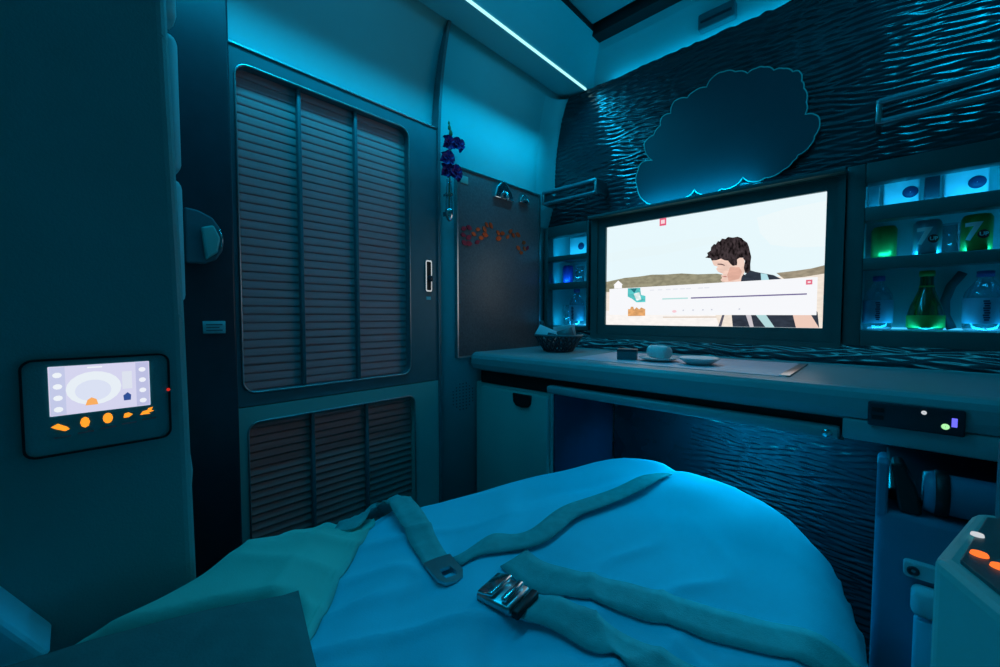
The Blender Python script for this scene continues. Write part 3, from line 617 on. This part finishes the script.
# ================================================================== COUNTER
ct = thing('counter', 'long blue-light-tinted cream counter with rounded front edge under the screen', 'counter', (-0.05, 1.28, -0.24))
prof = [(1.50,-0.137),(1.058,-0.137),(1.045,-0.140),(1.036,-0.147),(1.031,-0.158),(1.031,-0.180),(1.036,-0.196),(1.045,-0.202),(1.50,-0.202)]
mb = MB(); mb.prism(prof, 'x', -1.125, 1.04, smooth=False); obj('worktop', mb, COUNTER, ct)
mb = MB(); mb.box((-0.052,1.034,-0.24),(1.04,1.10,-0.20), 0.004); obj('apron', mb, COUNTER, ct)
mb = MB(); mb.box((-1.10,1.06,-0.25),(-0.05,1.10,-0.20)); obj('slot', mb, BLACK, ct)
mb = MB(); mb.box((-0.725,1.092,-0.1375),(-0.155,1.415,-0.1355), 0.0008); obj('table_flap', mb, FLAP, ct)
mb = MB(); mb.box((-0.168,1.10,-0.1368),(-0.148,1.40,-0.1335), 0.001); obj('flap_hinge', mb, STEEL, ct)
mb = MB(); mb.box((-0.772,1.030,-0.246),(-0.056,1.42,-0.222), 0.006); tt = obj('pull_out_table', mb, COUNTER, ct)
mb = MB(); mb.lathe([(0.001,0),(0.008,0),(0.008,0.004),(0.001,0.004)], (-0.075,1.0265,-0.234), 12, 'y'); obj('catch', mb, CHROME, tt)
us = thing('socket_panel', 'black socket panel with tiny status lights set in the counter front', 'socket', (0.045, 1.030, -0.205))
mb = MB(); mb.box((-0.016,1.024,-0.205),(0.106,1.036,-0.160), 0.003); obj('plate', mb, DARK, us)
mb = MB()
mb.box((-0.010,1.0228,-0.178),(0.006,1.0245,-0.170)); mb.box((-0.010,1.0228,-0.192),(0.006,1.0245,-0.184)); obj('ports', mb, BLACK, us)
for x, z, r, m, nm in ((0.057,-0.170,0.0035,WHITELAMP,'white_light'),(0.083,-0.190,0.005,GREENLAMP,'green_light')):
    mb = MB(); mb.lathe([(0.0005,0),(r,0),(r,0.0015),(0.0005,0.0015)], (x,1.0228,z), 12, 'y'); obj(nm, mb, m, us)
mb = MB(); mb.box((0.090,1.0228,-0.189),(0.0965,1.0245,-0.174)); obj('blue_light', mb, BLUELAMP, us)

# cupboard under the counter at the left, foot-well side and rippled back
cb = thing('counter_cupboard', 'plain blue-light-tinted cream cupboard under the left end of the counter', 'cupboard', (-0.94, 1.25, -H))
mb = MB(); mb.box((-1.13,1.062,-H),(-0.775,1.50,-0.25), 0.004); obj('body', mb, CREAM_LIT, cb)
mb = MB(); mb.box((-1.085,1.046,-H+0.06),(-0.780,1.064,-0.262), 0.005); dr = obj('door', mb, CREAM_LIT, cb)
mb = MB(); mb.box((-0.777,1.075,-H+0.01),(-0.768,1.465,-0.252), 0.002); obj('dark_side_sheet', mb, NAVY, cb)  # thin dark sheet added over the cupboard's inner side
mb = MB(); mb.prism([(-0.925,-0.266),(-0.843,-0.266),(-0.846,-0.295),(-0.858,-0.308),(-0.884,-0.312),(-0.910,-0.308),(-0.922,-0.295)], 'y', 1.040, 1.050, 0.002); obj('latch', mb, BLACK, dr)
gx = np.linspace(-0.766, 0.90, 300); gz = np.linspace(-H, -0.20, 420); XX, ZZ = np.meshgrid(gx, gz)
Wd = np.clip((XX+0.52)/0.14, 0, 1)
V = np.stack([XX, 1.470 - ripples(XX+5, ZZ+3, 0.0030)*Wd, ZZ], -1)
mb = MB(); mb.grid(V); struct('wall_front', mb, WAVE)

# basket with cards
bk = thing('amenity_basket', 'small dark woven metal basket on the counter by the left minibar', 'basket', (-0.90, 1.275, -0.136))
mb = MB(); cxb, cyb = -0.90, 1.275
def rad(t): return 0.050 + 0.034*t
mb.lathe([(0.001,-0.136),(0.048,-0.136),(0.050,-0.131),(0.001,-0.131)], (cxb,cyb,0), 24); obj('base', mb, DARK, bk)
mb = MB(); n = 22
for k in range(n):
    for sgn in (1,-1):
        pts = []
        for i in range(6):
            t = i/5; a = 2*math.pi*(k/n) + sgn*0.55*t; pts.append((cxb+rad(t)*math.cos(a)*1.15, cyb+rad(t)*math.sin(a)*0.9, -0.131+0.058*t))
        mb.tube(pts, 0.0038, 5)
obj('weave', mb, DARK, bk)
mb = MB(); mb.tube([(cxb+rad(1)*math.cos(2*math.pi*k/30)*1.15, cyb+rad(1)*math.sin(2*math.pi*k/30)*0.9, -0.073) for k in range(30)], 0.0042, 6, closed=True); obj('rim', mb, GREYP, bk)
def card(name, x, y, z, sx, sz, rx, ry, rz, m, label, cat, th=0.004):
    rot = (Matrix.Rotation(R(rz),3,'Z') @ Matrix.Rotation(R(rx),3,'X') @ Matrix.Rotation(R(ry),3,'Y'))
    mb = MB(); mb.box((x-sx/2,y-th/2,z-sz/2),(x+sx/2,y+th/2,z+sz/2), 0.001, 1, rot); o = obj(name, mb, m); tag(o, label, cat); 
    return o, rot
card('wrapped_packet', -0.935, 1.250, -0.068, 0.085, 0.045, -25, 22, 20, PAPER, 'white folded packet leaning over the left rim of the basket', 'packet', 0.008)
card('chocolate_bar', -0.963, 1.262, -0.045, 0.018, 0.052, -10, -15, 30, DARK, 'dark wrapped bar standing at the left of the basket', 'snack', 0.012)
card('menu_card', -0.885, 1.295, -0.062, 0.085, 0.050, 12, -6, 20, PAPER, 'pale card upright at the back of the basket', 'card', 0.003)
card('patterned_sachet', -0.862, 1.268, -0.068, 0.06, 0.036, -20, -18, 25, BOARD, 'dark patterned sachet at the right of the basket', 'sachet', 0.008)
card('tea_bag', -0.905, 1.235, -0.078, 0.035, 0.028, -35, 10, 10, RELIEF, 'small dark sachet in the middle of the basket', 'sachet', 0.007)

# small box, towel on plate, dish
mb = MB(); mb.box((-0.603,1.165,-0.1352),(-0.545,1.200,-0.103), 0.002, 2, Matrix.Rotation(R(18),3,'Z')); o = obj('small_box', mb, GREYP); tag(o, 'small dark square box on the counter left of the towel plate', 'box')
mb = MB(); mb.box((-0.604,1.164,-0.110),(-0.544,1.201,-0.1025), 0.002, 2, Matrix.Rotation(R(18),3,'Z')); obj('lid', mb, RELIEF, o)
def plate(name, x, y, r, label, h=0.010):
    z = -0.1352; mb = MB(); mb.lathe([(0.001,z+0.001),(r*0.5,z+0.001),(r*0.52,z),(r*0.6,z+0.001),(r,z+h),(r*0.985,z+h+0.0015),(r*0.58,z+0.004),(0.001,z+0.004)], (x,y,0), 32)
    o = obj(name, mb, CHINA); return tag(o, label, 'plate')
plate('saucer', -0.487, 1.212, 0.058, 'white saucer under the rolled towel')
plate('shallow_dish', -0.372, 1.205, 0.054, 'empty white shallow dish right of the rolled towel', 0.017)
tw = thing('rolled_towel', 'rolled white hot towel on the saucer', 'towel', (-0.487, 1.212, -0.129))
mb = MB(); prof = []
ax = Vector((0.82,-0.45,0)).normalized()
pts = [Vector((-0.487,1.212,-0.109)) + ax*t for t in (-0.038,-0.034,-0.02,0,0.02,0.034,0.038)]
mb.tube(pts, [0.014,0.0195,0.0205,0.020,0.0205,0.0195,0.013], 18); obj('roll', mb, TOWEL, tw)
mb = MB(); sp = []; e = Vector((0.45,0.82,0)).normalized()
for i in range(28):
    a = i*0.55; r = 0.002+0.0155*i/28; sp.append(pts[-1] + ax*0.0005 + e*(r*math.cos(a)) + Vector((0,0,1))*(r*math.sin(a)))
mb.tube(sp, 0.0011, 5); obj('spiral_edge', mb, TOWEL, tw)

# ================================================================== SEAT SHELL with control tablet
sh = thing('seat_shell', 'large plain blue-light-tinted cream seat shell panel standing at the left of the bed', 'seat shell', (-0.83, -0.45, -H))
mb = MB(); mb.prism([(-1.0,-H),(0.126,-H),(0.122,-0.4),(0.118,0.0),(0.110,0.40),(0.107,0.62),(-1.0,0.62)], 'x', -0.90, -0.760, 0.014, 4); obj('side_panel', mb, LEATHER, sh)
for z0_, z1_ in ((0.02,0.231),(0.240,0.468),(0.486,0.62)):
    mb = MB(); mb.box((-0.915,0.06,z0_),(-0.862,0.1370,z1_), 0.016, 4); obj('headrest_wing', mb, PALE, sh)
mb = MB(); mb.tube([(-0.875,0.112,-0.17),(-0.873,0.126,-0.20),(-0.872,0.132,-0.27),(-0.875,0.128,-0.33),(-0.88,0.105,-0.37)], 0.006, 8); obj('loop_strap', mb, PALE, sh)
mb = MB(); mb.prism([(-0.9,-0.335),(-0.088,-0.300),(-0.070,-0.318),(-0.027,-0.395),(-0.9,-0.395)], 'x', -0.762, -0.690, 0.008, 3); obj('armrest', mb, SHEET, sh, label='pale rounded armrest')
tb = thing('control_tablet', 'seat control tablet with lit screen set in the plain seat shell panel', 'tablet', (-0.755, 0.025, -0.176))
mb = MB(); mb.ring(rrect(-0.046,0.096,-0.177,-0.054,0.012), rrect(-0.0435,0.0935,-0.1745,-0.0565,0.010), 'x', -0.762, -0.752); obj('rim', mb, BLACK, tb)
mb = MB(); mb.prism(rrect(-0.0435,0.0935,-0.1745,-0.0565,0.010), 'x', -0.762, -0.755); obj('housing', mb, LEATHER, tb)
mb = MB(); mb.box((-0.7555,-0.0225,-0.1265),(-0.7540,0.0735,-0.0640), 0.0005); ts = obj('touch_screen', mb, glow('tablet_screen', (0.66,0.66,0.86), 1.0), tb)
def icon(name, poly, color, layer, strength=1.0, parent=None):
    x = -0.7540 + 0.0002*layer; mb = MB(); mb.prism(poly, 'x', x, x+0.00018); return obj(name, mb, glow('icon_'+name, color, strength), parent or ts)
def ell(y, z, a, b, n=20): return [(y+a*math.cos(2*math.pi*k/n), z+b*math.sin(2*math.pi*k/n)) for k in range(n)]
icon('seat_picture', ell(0.018,-0.095,0.026,0.022), (0.80,0.86,0.92), 1)
icon('seat_picture', ell(0.017,-0.098,0.017,0.014), (0.70,0.75,0.90), 2)
icon('orange_mark', [(0.009,-0.117),(0.021,-0.117),(0.0195,-0.110),(0.015,-0.107),(0.011,-0.110)], (0.95,0.42,0.12), 3)
icon('menu_column', [(0.059,-0.1255),(0.0725,-0.1255),(0.0725,-0.065),(0.059,-0.065)], (0.50,0.52,0.76), 1)
icon('menu_column', [(-0.0215,-0.1255),(-0.008,-0.1255),(-0.008,-0.065),(-0.0215,-0.065)], (0.54,0.58,0.80), 1)
icon('blue_mark', [(0.046,-0.116),(0.053,-0.116),(0.0535,-0.109),(0.050,-0.105),(0.0455,-0.109)], (0.03,0.08,0.30), 2)
icon('pale_mark', [(0.045,-0.100),(0.055,-0.100),(0.055,-0.076),(0.045,-0.076)], (0.72,0.76,0.86), 2)
for k in range(4):
    z = -0.075-0.0145*k; icon('menu_icon', ell(-0.0148,z,0.0042,0.0035,10), (0.85,0.90,0.95), 2); icon('menu_icon', ell(0.0658,z,0.0038,0.0033,10), (0.85,0.88,0.95), 2)
icon('title_line', [(0.012,-0.0685),(0.026,-0.0685),(0.026,-0.0665),(0.012,-0.0665)], (0.85,0.88,0.95), 2)
ic = [[(-0.022,-0.140),(-0.016,-0.1365),(-0.008,-0.142),(-0.006,-0.145),(-0.010,-0.147),(-0.018,-0.143)],
      ell(0.008,-0.139,0.0045,0.007,8), ell(0.0295,-0.1375,0.0048,0.007,4*3), [(0.045,-0.140),(0.046,-0.1345),(0.050,-0.1335),(0.0545,-0.1365),(0.050,-0.140)],
      [(0.062,-0.139),(0.065,-0.1345),(0.070,-0.1335),(0.071,-0.131),(0.076,-0.130),(0.074,-0.134),(0.077,-0.1355),(0.071,-0.137),(0.073,-0.139)]]
for k, p in enumerate(ic): obj('button', MB().prism(p, 'x', -0.7552, -0.7543), ORANGE, tb, label='glowing orange button')
for k in range(5):
    y = -0.012 + 0.021*k; obj('button_line', MB().prism([(y-0.008,-0.1555+0.002*k),(y+0.007,-0.155+0.002*k),(y+0.007,-0.153+0.002*k),(y-0.008,-0.1535+0.002*k)], 'x', -0.7552, -0.7545), BRONZE, tb)
mb = MB(); mb.lathe([(0.0003,0),(0.0022,0),(0.0022,0.001),(0.0003,0.001)], (-0.7525,0.0935,-0.107), 8, 'x'); obj('standby_light', mb, REDLAMP, tb)

# ================================================================== BED
yk = np.array([-0.95,0.0,0.15,0.27,0.40,0.47,0.60,0.74,0.90,1.00,1.06,1.10,1.13,1.15])
xl = np.array([-0.68,-0.70,-0.756,-0.785,-0.765,-0.735,-0.70,-0.672,-0.640,-0.610,-0.585,-0.552,-0.500,-0.44])
xr = np.array([0.0,0.0,0.005,0.015,0.020,0.020,0.010,-0.005,-0.045,-0.105,-0.160,-0.225,-0.315,-0.40])
outl = np.array(list(zip(xl, yk)) + list(zip(xr[::-1], yk[::-1])))
def dense(P, step=0.008):
    out = []
    for a, b in zip(P[:-1], P[1:]):
        n = max(1, int(np.hypot(*(b-a))/step)); out += [a+(b-a)*i/n for i in range(n)]
    return np.array(out + [P[-1]])
OUTD = dense(outl)
def edge_dist(x, y): return np.sqrt(((OUTD[None,:,0]-np.ravel(x)[:,None])**2 + (OUTD[None,:,1]-np.ravel(y)[:,None])**2).min(1)).reshape(np.shape(x))
def bed_z(x, y, d=None):
    x = np.asarray(x, float); y = np.asarray(y, float)
    if d is None: d = edge_dist(x, y)
    r = 0.075; q = np.clip(r-d, 0, r); drop = r - np.sqrt(r*r-q*q)
    z = -0.408 - drop*0.95
    z = z + 0.016*(vnoise(x*4, y*4, 2)-0.5) + 0.010*(vnoise(x*9+y*3, y*7-x*4, 3)-0.5) + 0.016*np.clip((y-0.35)/0.6, 0, 1)
    # creases running from the near middle towards the foot
    f = vnoise((x*0.9+y*0.5)*14, (y*0.8-x*0.5)*3, 5); near = np.exp(-((x+0.50)**2+(y-0.30)**2)/0.06)
    z = z + near*0.050*(f-0.5) + 0.012*(vnoise((x+y*0.35)*22, (y-x*0.3)*5, 8)-0.5)*np.clip((0.75-y)/0.5,0,1)
    rg = lambda v, p: (1-np.abs(2*v-1))**p
    z = z + 0.016*rg(vnoise((x+y*0.30)*9+1.5*vnoise(x*6,y*6,21), (y-x*0.4)*2.2, 15), 4)*np.clip((0.85-y)/0.35,0,1)*np.clip(0.4+vnoise(x*5,y*5,22),0,1.2) + 0.010*rg(vnoise((x-y*0.45)*12, (y+x*0.4)*3.0, 17), 5)*np.clip((0.7-y)/0.3,0,1)
    g2 = (x+0.52) - 0.35*(y-0.75); z = z - 0.010*np.exp(-(g2/0.03)**2)*np.clip((y-0.55)/0.2,0,1)
    return z
rows = np.concatenate([np.linspace(-0.95,-0.1,24,endpoint=False), np.linspace(-0.1,1.0,120,endpoint=False), 1.0+0.15*np.sin(np.linspace(0,math.pi/2,26))])
sv = 0.5-0.5*np.cos(np.linspace(0,math.pi,120)); sv = 0.5*sv + 0.5*np.linspace(0,1,120)
XL = np.interp(rows, yk, xl); XR = np.interp(rows, yk, xr)
GX = XL[:,None] + (XR-XL)[:,None]*sv[None,:]; GY = np.repeat(rows[:,None], 120, 1)
GZ = bed_z(GX, GY); V = np.stack([GX,GY,GZ], -1)
mb = MB(); mb.grid(V); mb.bm.verts.ensure_lookup_table(); nr = len(rows)
ring = [(j,0) for j in range(nr)] + [(nr-1,i) for i in range(1,120)] + [(j,119) for j in range(nr-2,-1,-1)]
prev = [mb.bm.verts[j*120+i] for j, i in ring]
for dz in (-0.05, -0.12, -0.17):
    cur = [mb.bm.verts.new((V[j,i,0], V[j,i,1], V[j,i,2]+dz)) for j, i in ring]
    for a in range(len(ring)-1):
        f = mb.bm.faces.new([prev[a], prev[a+1], cur[a+1], cur[a]]); f.smooth = True
    prev = cur
bed = thing('bed', 'flat bed made up with a rumpled white sheet tinted by blue light, foot under the counter', 'bed', (-0.40, 0.2, -H))
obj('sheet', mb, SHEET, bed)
mb = MB(); mb.prism([(-0.67,-0.93),(-0.06,-0.93),(-0.04,0.6),(-0.14,0.98),(-0.3,1.09),(-0.5,1.09),(-0.6,0.95),(-0.7,0.5)], 'z', -0.66, -0.50, 0.02, 3); obj('mattress', mb, LEATHER, bed)
mb = MB(); mb.prism([(-0.72,-0.90),(-0.10,-0.90),(-0.10,0.6),(-0.20,0.95),(-0.5,1.0),(-0.66,0.5)], 'z', -H, -0.655, 0.01, 2); obj('base', mb, DARK, bed)

# where the cushion lies
C0 = Vector((-0.554,0.196,0)); e1 = Vector((-0.37,-0.93,0)).normalized(); e2 = Vector((0.97,-0.20,0)).normalized()
# turned-back duvet on the near left of the bed
ry = np.concatenate([np.linspace(-0.90,0.0,24,endpoint=False), np.linspace(0.0,0.40,60)])
dl = np.interp(ry, [-0.9,0.0,0.15,0.25,0.33,0.38,0.40], [-0.684,-0.688,-0.754,-0.80,-0.79,-0.755,-0.72])
dr_ = np.interp(ry, [-0.9,-0.3,0.1,0.176,0.215,0.27,0.355,0.385,0.40], [-0.40,-0.42,-0.45,-0.492,-0.533,-0.594,-0.665,-0.695,-0.715])
NS = 60; ss = 0.5-0.5*np.cos(np.linspace(0,math.pi,NS))
DX = dl[:,None]+(dr_-dl)[:,None]*ss[None,:]; DY = np.repeat(ry[:,None],NS,1)
pl = np.concatenate([np.stack([dl,ry],1), np.stack([dr_,ry],1)[::-1]]); pl = np.vstack([pl, pl[:1]]); PD = dense(pl)
dd = np.sqrt(((PD[None,:,0]-DX.ravel()[:,None])**2+(PD[None,:,1]-DY.ravel()[:,None])**2).min(1)).reshape(DX.shape)
base = bed_z(np.clip(DX,-0.74,0), np.minimum(DY,1.0))
th = np.interp(DY, [0.2,0.30,0.40], [0.022,0.014,0.006])*np.sqrt(np.clip(1-(1-np.clip(dd/0.035,0,1))**2, 0, 1))
DZ = np.maximum(base, -0.435) + 0.002 + th + np.interp(DY,[-0.9,0.0,0.14,0.25,0.31,0.40],[0.026,0.045,0.042,0.030,0.010,0.0])*np.clip((-0.45-DX)/0.12,0,1)*np.clip(dd/0.06,0,1) + 0.012*(vnoise(DX*6, DY*6, 9)-0.5)*np.clip(dd/0.05,0,1) + 0.008*(vnoise(DX*16+DY*6, DY*9, 12)-0.5)*np.clip(dd/0.05,0,1)
det = e1.x*e2.y - e1.y*e2.x
ls = ((DX-C0.x)*e2.y - (DY-C0.y)*e2.x)/det/0.40; lt = (e1.x*(DY-C0.y) - e1.y*(DX-C0.x))/det/0.42
ins_ = np.clip(np.minimum(np.minimum(ls, 1-ls), np.minimum(lt, 1-lt))/0.06 + 0.3, 0, 1)
DZ = DZ*(1-ins_) + np.minimum(DZ, -0.400)*ins_
V = np.stack([DX,DY,DZ],-1); mb = MB(); mb.grid(V)
V2 = V.copy(); V2[:,:,2] = np.maximum(base,-0.435)+0.001-0.012*0; mb.grid(V2)
o = obj('duvet', mb, DUVET); tag(o, 'blue-light-tinted beige duvet turned back on the near left side of the bed', 'duvet')

# seat belts lying on the bed: ribbons that follow the sheet
def surf(x, y, lift): return float(bed_z(np.array([x]), np.array([y]))[0]) + lift
def spline(P, n=14):
    P = [Vector(p) for p in P]; Q = [P[0]*2-P[1]] + P + [P[-1]*2-P[-2]]; out = []
    for i in range(1, len(Q)-2):
        for j in range(n):
            t = j/n; a,b,c,d = Q[i-1],Q[i],Q[i+1],Q[i+2]
            out.append(0.5*((2*b)+(c-a)*t+(2*a-5*b+4*c-d)*t*t+(3*b-a-3*c+d)*t**3))
    return out + [P[-1]]
def ribbon(path, width, th=0.0025, bank=None, lift0=0.0025):
    pts = spline(path); mb = MB(); T = []; 
    for i, p in enumerate(pts):
        d = pts[min(i+1,len(pts)-1)]-pts[max(i-1,0)]; s = Vector((d.y,-d.x,0))
        s = s.normalized() if s.length > 1e-6 else Vector((1,0,0))
        row = []
        for q in (-1,-0.5,0,0.5,1):
            c = p + s*(width/2*q); z = surf(c.x, c.y, lift0) + max(0.0, p.z) 
            if bank: z += bank*q*width/2
            row.append((c.x, c.y, z))
        T.append(row)
    T = np.array(T); B = T.copy(); B[:,:,2] -= th
    loop = np.concatenate([T, B[:,::-1,:], T[:,:1,:]], 1); mb.grid(loop, True)
    for k in (0, -1):
        vs = [tuple(v) for v in loop[k][:-1]]; mb.verts(vs, [tuple(range(len(vs)))])
    bmesh.ops.remove_doubles(mb.bm, verts=list(mb.bm.verts), dist=1e-5); return mb
tg = thing('seat_belt_tongue', 'blue-light-tinted khaki belt strap with slotted metal tongue looped at the edge of the duvet', 'seat belt', (-0.60, 0.42, -0.42))
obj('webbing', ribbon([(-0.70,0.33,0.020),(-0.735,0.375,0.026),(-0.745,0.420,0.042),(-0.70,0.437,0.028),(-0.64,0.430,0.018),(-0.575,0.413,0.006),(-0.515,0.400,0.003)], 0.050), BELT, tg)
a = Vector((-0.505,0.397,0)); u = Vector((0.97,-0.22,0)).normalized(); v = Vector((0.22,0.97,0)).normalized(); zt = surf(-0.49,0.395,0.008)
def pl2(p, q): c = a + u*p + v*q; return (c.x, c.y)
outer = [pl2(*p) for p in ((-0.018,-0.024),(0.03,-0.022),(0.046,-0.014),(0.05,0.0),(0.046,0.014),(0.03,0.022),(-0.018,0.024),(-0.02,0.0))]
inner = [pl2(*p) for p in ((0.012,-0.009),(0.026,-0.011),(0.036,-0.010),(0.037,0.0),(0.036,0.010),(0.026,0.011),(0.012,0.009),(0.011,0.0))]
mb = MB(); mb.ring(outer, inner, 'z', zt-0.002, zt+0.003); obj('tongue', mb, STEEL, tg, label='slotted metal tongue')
o = obj('seat_belt_strap', ribbon([(-0.50,0.425,0.002),(-0.472,0.497,0.004),(-0.437,0.560,0.006),(-0.438,0.66,0.008),(-0.418,0.745,0.010),(-0.395,0.886,0.012),(-0.392,1.02,0.004)], 0.042), BELT); tag(o, 'blue-light-tinted khaki strap running from the bed middle toward the bed foot', 'seat belt')
o = obj('seat_belt_strap', ribbon([(-0.432,0.490,0.002),(-0.39,0.489,0.003),(-0.30,0.508,0.003),(-0.20,0.545,0.003),(-0.11,0.575,0.003),(-0.04,0.598,0.003),(0.008,0.612,0.003)], 0.062), BELT); tag(o, 'wide blue-light-tinted khaki strap crossing from the bed middle to its right edge', 'seat belt')
bl = thing('seat_belt_buckle', 'polished airline seat belt buckle with blue-light-tinted khaki strap lying on the sheet', 'seat belt', (-0.37, 0.41, -0.41))
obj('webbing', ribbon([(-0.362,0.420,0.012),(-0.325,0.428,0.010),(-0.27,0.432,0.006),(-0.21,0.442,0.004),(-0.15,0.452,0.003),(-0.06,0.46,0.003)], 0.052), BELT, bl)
zb = surf(-0.385,0.412,0.006)
def rotbox(mb, a0, b0, bev, ang, piv, tilt=0): mb.box(a0, b0, bev, 2, Matrix.Rotation(R(ang),3,'Z') @ Matrix.Rotation(R(tilt),3,'Y'), piv)
piv = (-0.385,0.412,zb)
mb = MB(); rotbox(mb, (-0.412,0.384,zb),(-0.355,0.440,zb+0.012), 0.004, 8, piv); obj('body', mb, STEEL, bl)
mb = MB(); rotbox(mb, (-0.408,0.386,zb+0.013),(-0.380,0.438,zb+0.020), 0.003, 8, piv, -14); obj('lift_lever', mb, CHROME, bl)
mb = MB(); rotbox(mb, (-0.372,0.388,zb+0.012),(-0.362,0.436,zb+0.020), 0.003, 8, piv); obj('bar', mb, CHROME, bl)
mb = MB(); rotbox(mb, (-0.352,0.384,zb+0.001),(-0.340,0.440,zb+0.012), 0.003, 8, piv); obj('slot', mb, BLACK, bl)

# dark cushion on the near left corner
N = 44; top_ = np.zeros((N,N,3)); bot_ = np.zeros((N,N,3))
for i in range(N):
    for j in range(N):
        s = i/(N-1); t = j/(N-1); u_ = 2*s-1; v_ = 2*t-1
        pin = 0.022*(1-v_*v_)*0 ; hgt = 0.052*((1-u_**4)*(1-v_**4))**0.75 + 0.003
        su = 0.5+0.5*u_*(1-0.02*(1-v_*v_)); sv_ = 0.5+0.5*v_*(1-0.02*(1-u_*u_))
        p = C0 + e1*(0.40*su) + e2*(0.42*sv_)
        tilt = 0.045*(1-t)
        zc = -0.374 + 0.006*(1-s)*(1-t)
        top_[i,j] = (p.x, p.y, zc+hgt*0.9+0.006*(vnoise(np.array([p.x*14]),np.array([p.y*14]),4)[0]-.5)); bot_[i,j] = (p.x, p.y, zc-hgt*0.35)
mb = MB(); mb.grid(top_); mb.grid(bot_); bmesh.ops.remove_doubles(mb.bm, verts=list(mb.bm.verts), dist=0.0005)
cu = obj('cushion', mb, CUSH); tag(cu, 'dark square cushion lying on the near left of the bed', 'cushion')

# ================================================================== RIGHT SIDE: locker, belt, console
lk = thing('side_locker', 'dark blue-lit locker standing under the right end of the counter', 'locker', (0.2, 1.2, -H))
mb = MB(); mb.box((0.0,0.985,-H),(0.42,1.42,-0.345), 0.012, 3); obj('body', mb, LOCKER, lk)
mb = MB(); mb.prism([(0.985,-0.36),(0.985,-0.262),(1.0,-0.255),(1.05,-0.285),(1.08,-0.36)], 'x', 0.0, 0.016, 0.004); obj('end_cheek', mb, LOCKER, lk)
mb = MB(); mb.box((0.016,1.05,-0.35),(0.42,1.40,-0.325), 0.006); obj('top_pad', mb, DARK, lk)
rl = thing('headset_case', 'dark tube-shaped case with black collar lying on the locker top', 'case', (0.12, 1.015, -0.345))
mb = MB(); mb.lathe([(0.0005,0.06),(0.032,0.06),(0.036,0.07),(0.036,0.075),(0.034,0.08),(0.034,0.30),(0.0005,0.30)], (0,1.02,-0.306), 20, 'x'); obj('tube', mb, LOCKER, rl)
mb = MB(); mb.lathe([(0.034,0.072),(0.039,0.074),(0.039,0.088),(0.034,0.09)], (0,1.02,-0.306), 20, 'x'); obj('collar', mb, BLACK, rl)
mb = MB(); mb.prism([(0.018,-0.262),(0.032,-0.258),(0.050,-0.295),(0.058,-0.335),(0.058,-0.345),(0.030,-0.345)], 'y', 0.99, 1.04, 0.004); obj('black_flap', mb, BLACK, rl)
hb = thing('locker_latch', 'pale metal latch plate with round hole on the locker front', 'latch', (0.055, 0.98, -0.445))
mb = MB(); mb.prism(rrect(0.038,0.078,-0.447,-0.420,0.006), 'y', 0.972, 0.986, 0.002); obj('plate', mb, PAPER, hb)
mb = MB(); mb.lathe([(0.003,0),(0.008,0),(0.008,0.003),(0.003,0.003)], (0.050,0.9695,-0.434), 14, 'y', closed=True); obj('hole_ring', mb, DARK, hb)
hs = thing('safety_strap', 'pale upright strap with rounded top hanging on the locker front', 'strap', (0.066, 0.97, -H))
mb = MB(); mb.box((0.048,0.955,-0.505),(0.092,0.984,-0.455), 0.011, 3); obj('buckle', mb, PACK, hs)
mb = MB(); mb.box((0.053,0.962,-H),(0.088,0.984,-0.512), 0.004); obj('webbing', mb, SHEET, hs)

cs = thing('seat_console', 'blue-light-tinted cream bedside console with glowing orange buttons at the right edge', 'console', (0.2, 0.5, -H))
plan = [(0.037,0.500),(0.074,0.645),(0.32,0.74),(0.38,0.35),(0.118,0.315)]
mb = MB(); mb.prism(plan, 'z', -H, -0.204, 0.010, 3); obj('body', mb, CREAM_LIT, cs)
ins = [(0.052,0.497),(0.081,0.622),(0.31,0.715),(0.362,0.36),(0.122,0.33)]
mb = MB(); mb.prism(ins, 'z', -0.206, -0.2005, 0.001); obj('control_top', mb, FRAME, cs)
mb = MB(); mb.box((0.086,0.63,-0.21),(0.30,0.68,-0.118), 0.01, 3, Matrix.Rotation(R(22),3,'Z')); obj('raised_back', mb, GREYP, cs)
for x, y, m, nm, r in ((0.0645,0.517,EMBER,'orange_button',0.0056),(0.0735,0.502,EMBER,'orange_button',0.0056),(0.0683,0.562,WHITELAMP,'white_button',0.0045)):
    mb = MB(); mb.lathe([(0.0003,-0.2005),(r,-0.2005),(r*0.9,-0.1985),(0.0003,-0.1978)], (x,y,0), 14); obj(nm, mb, m, cs)
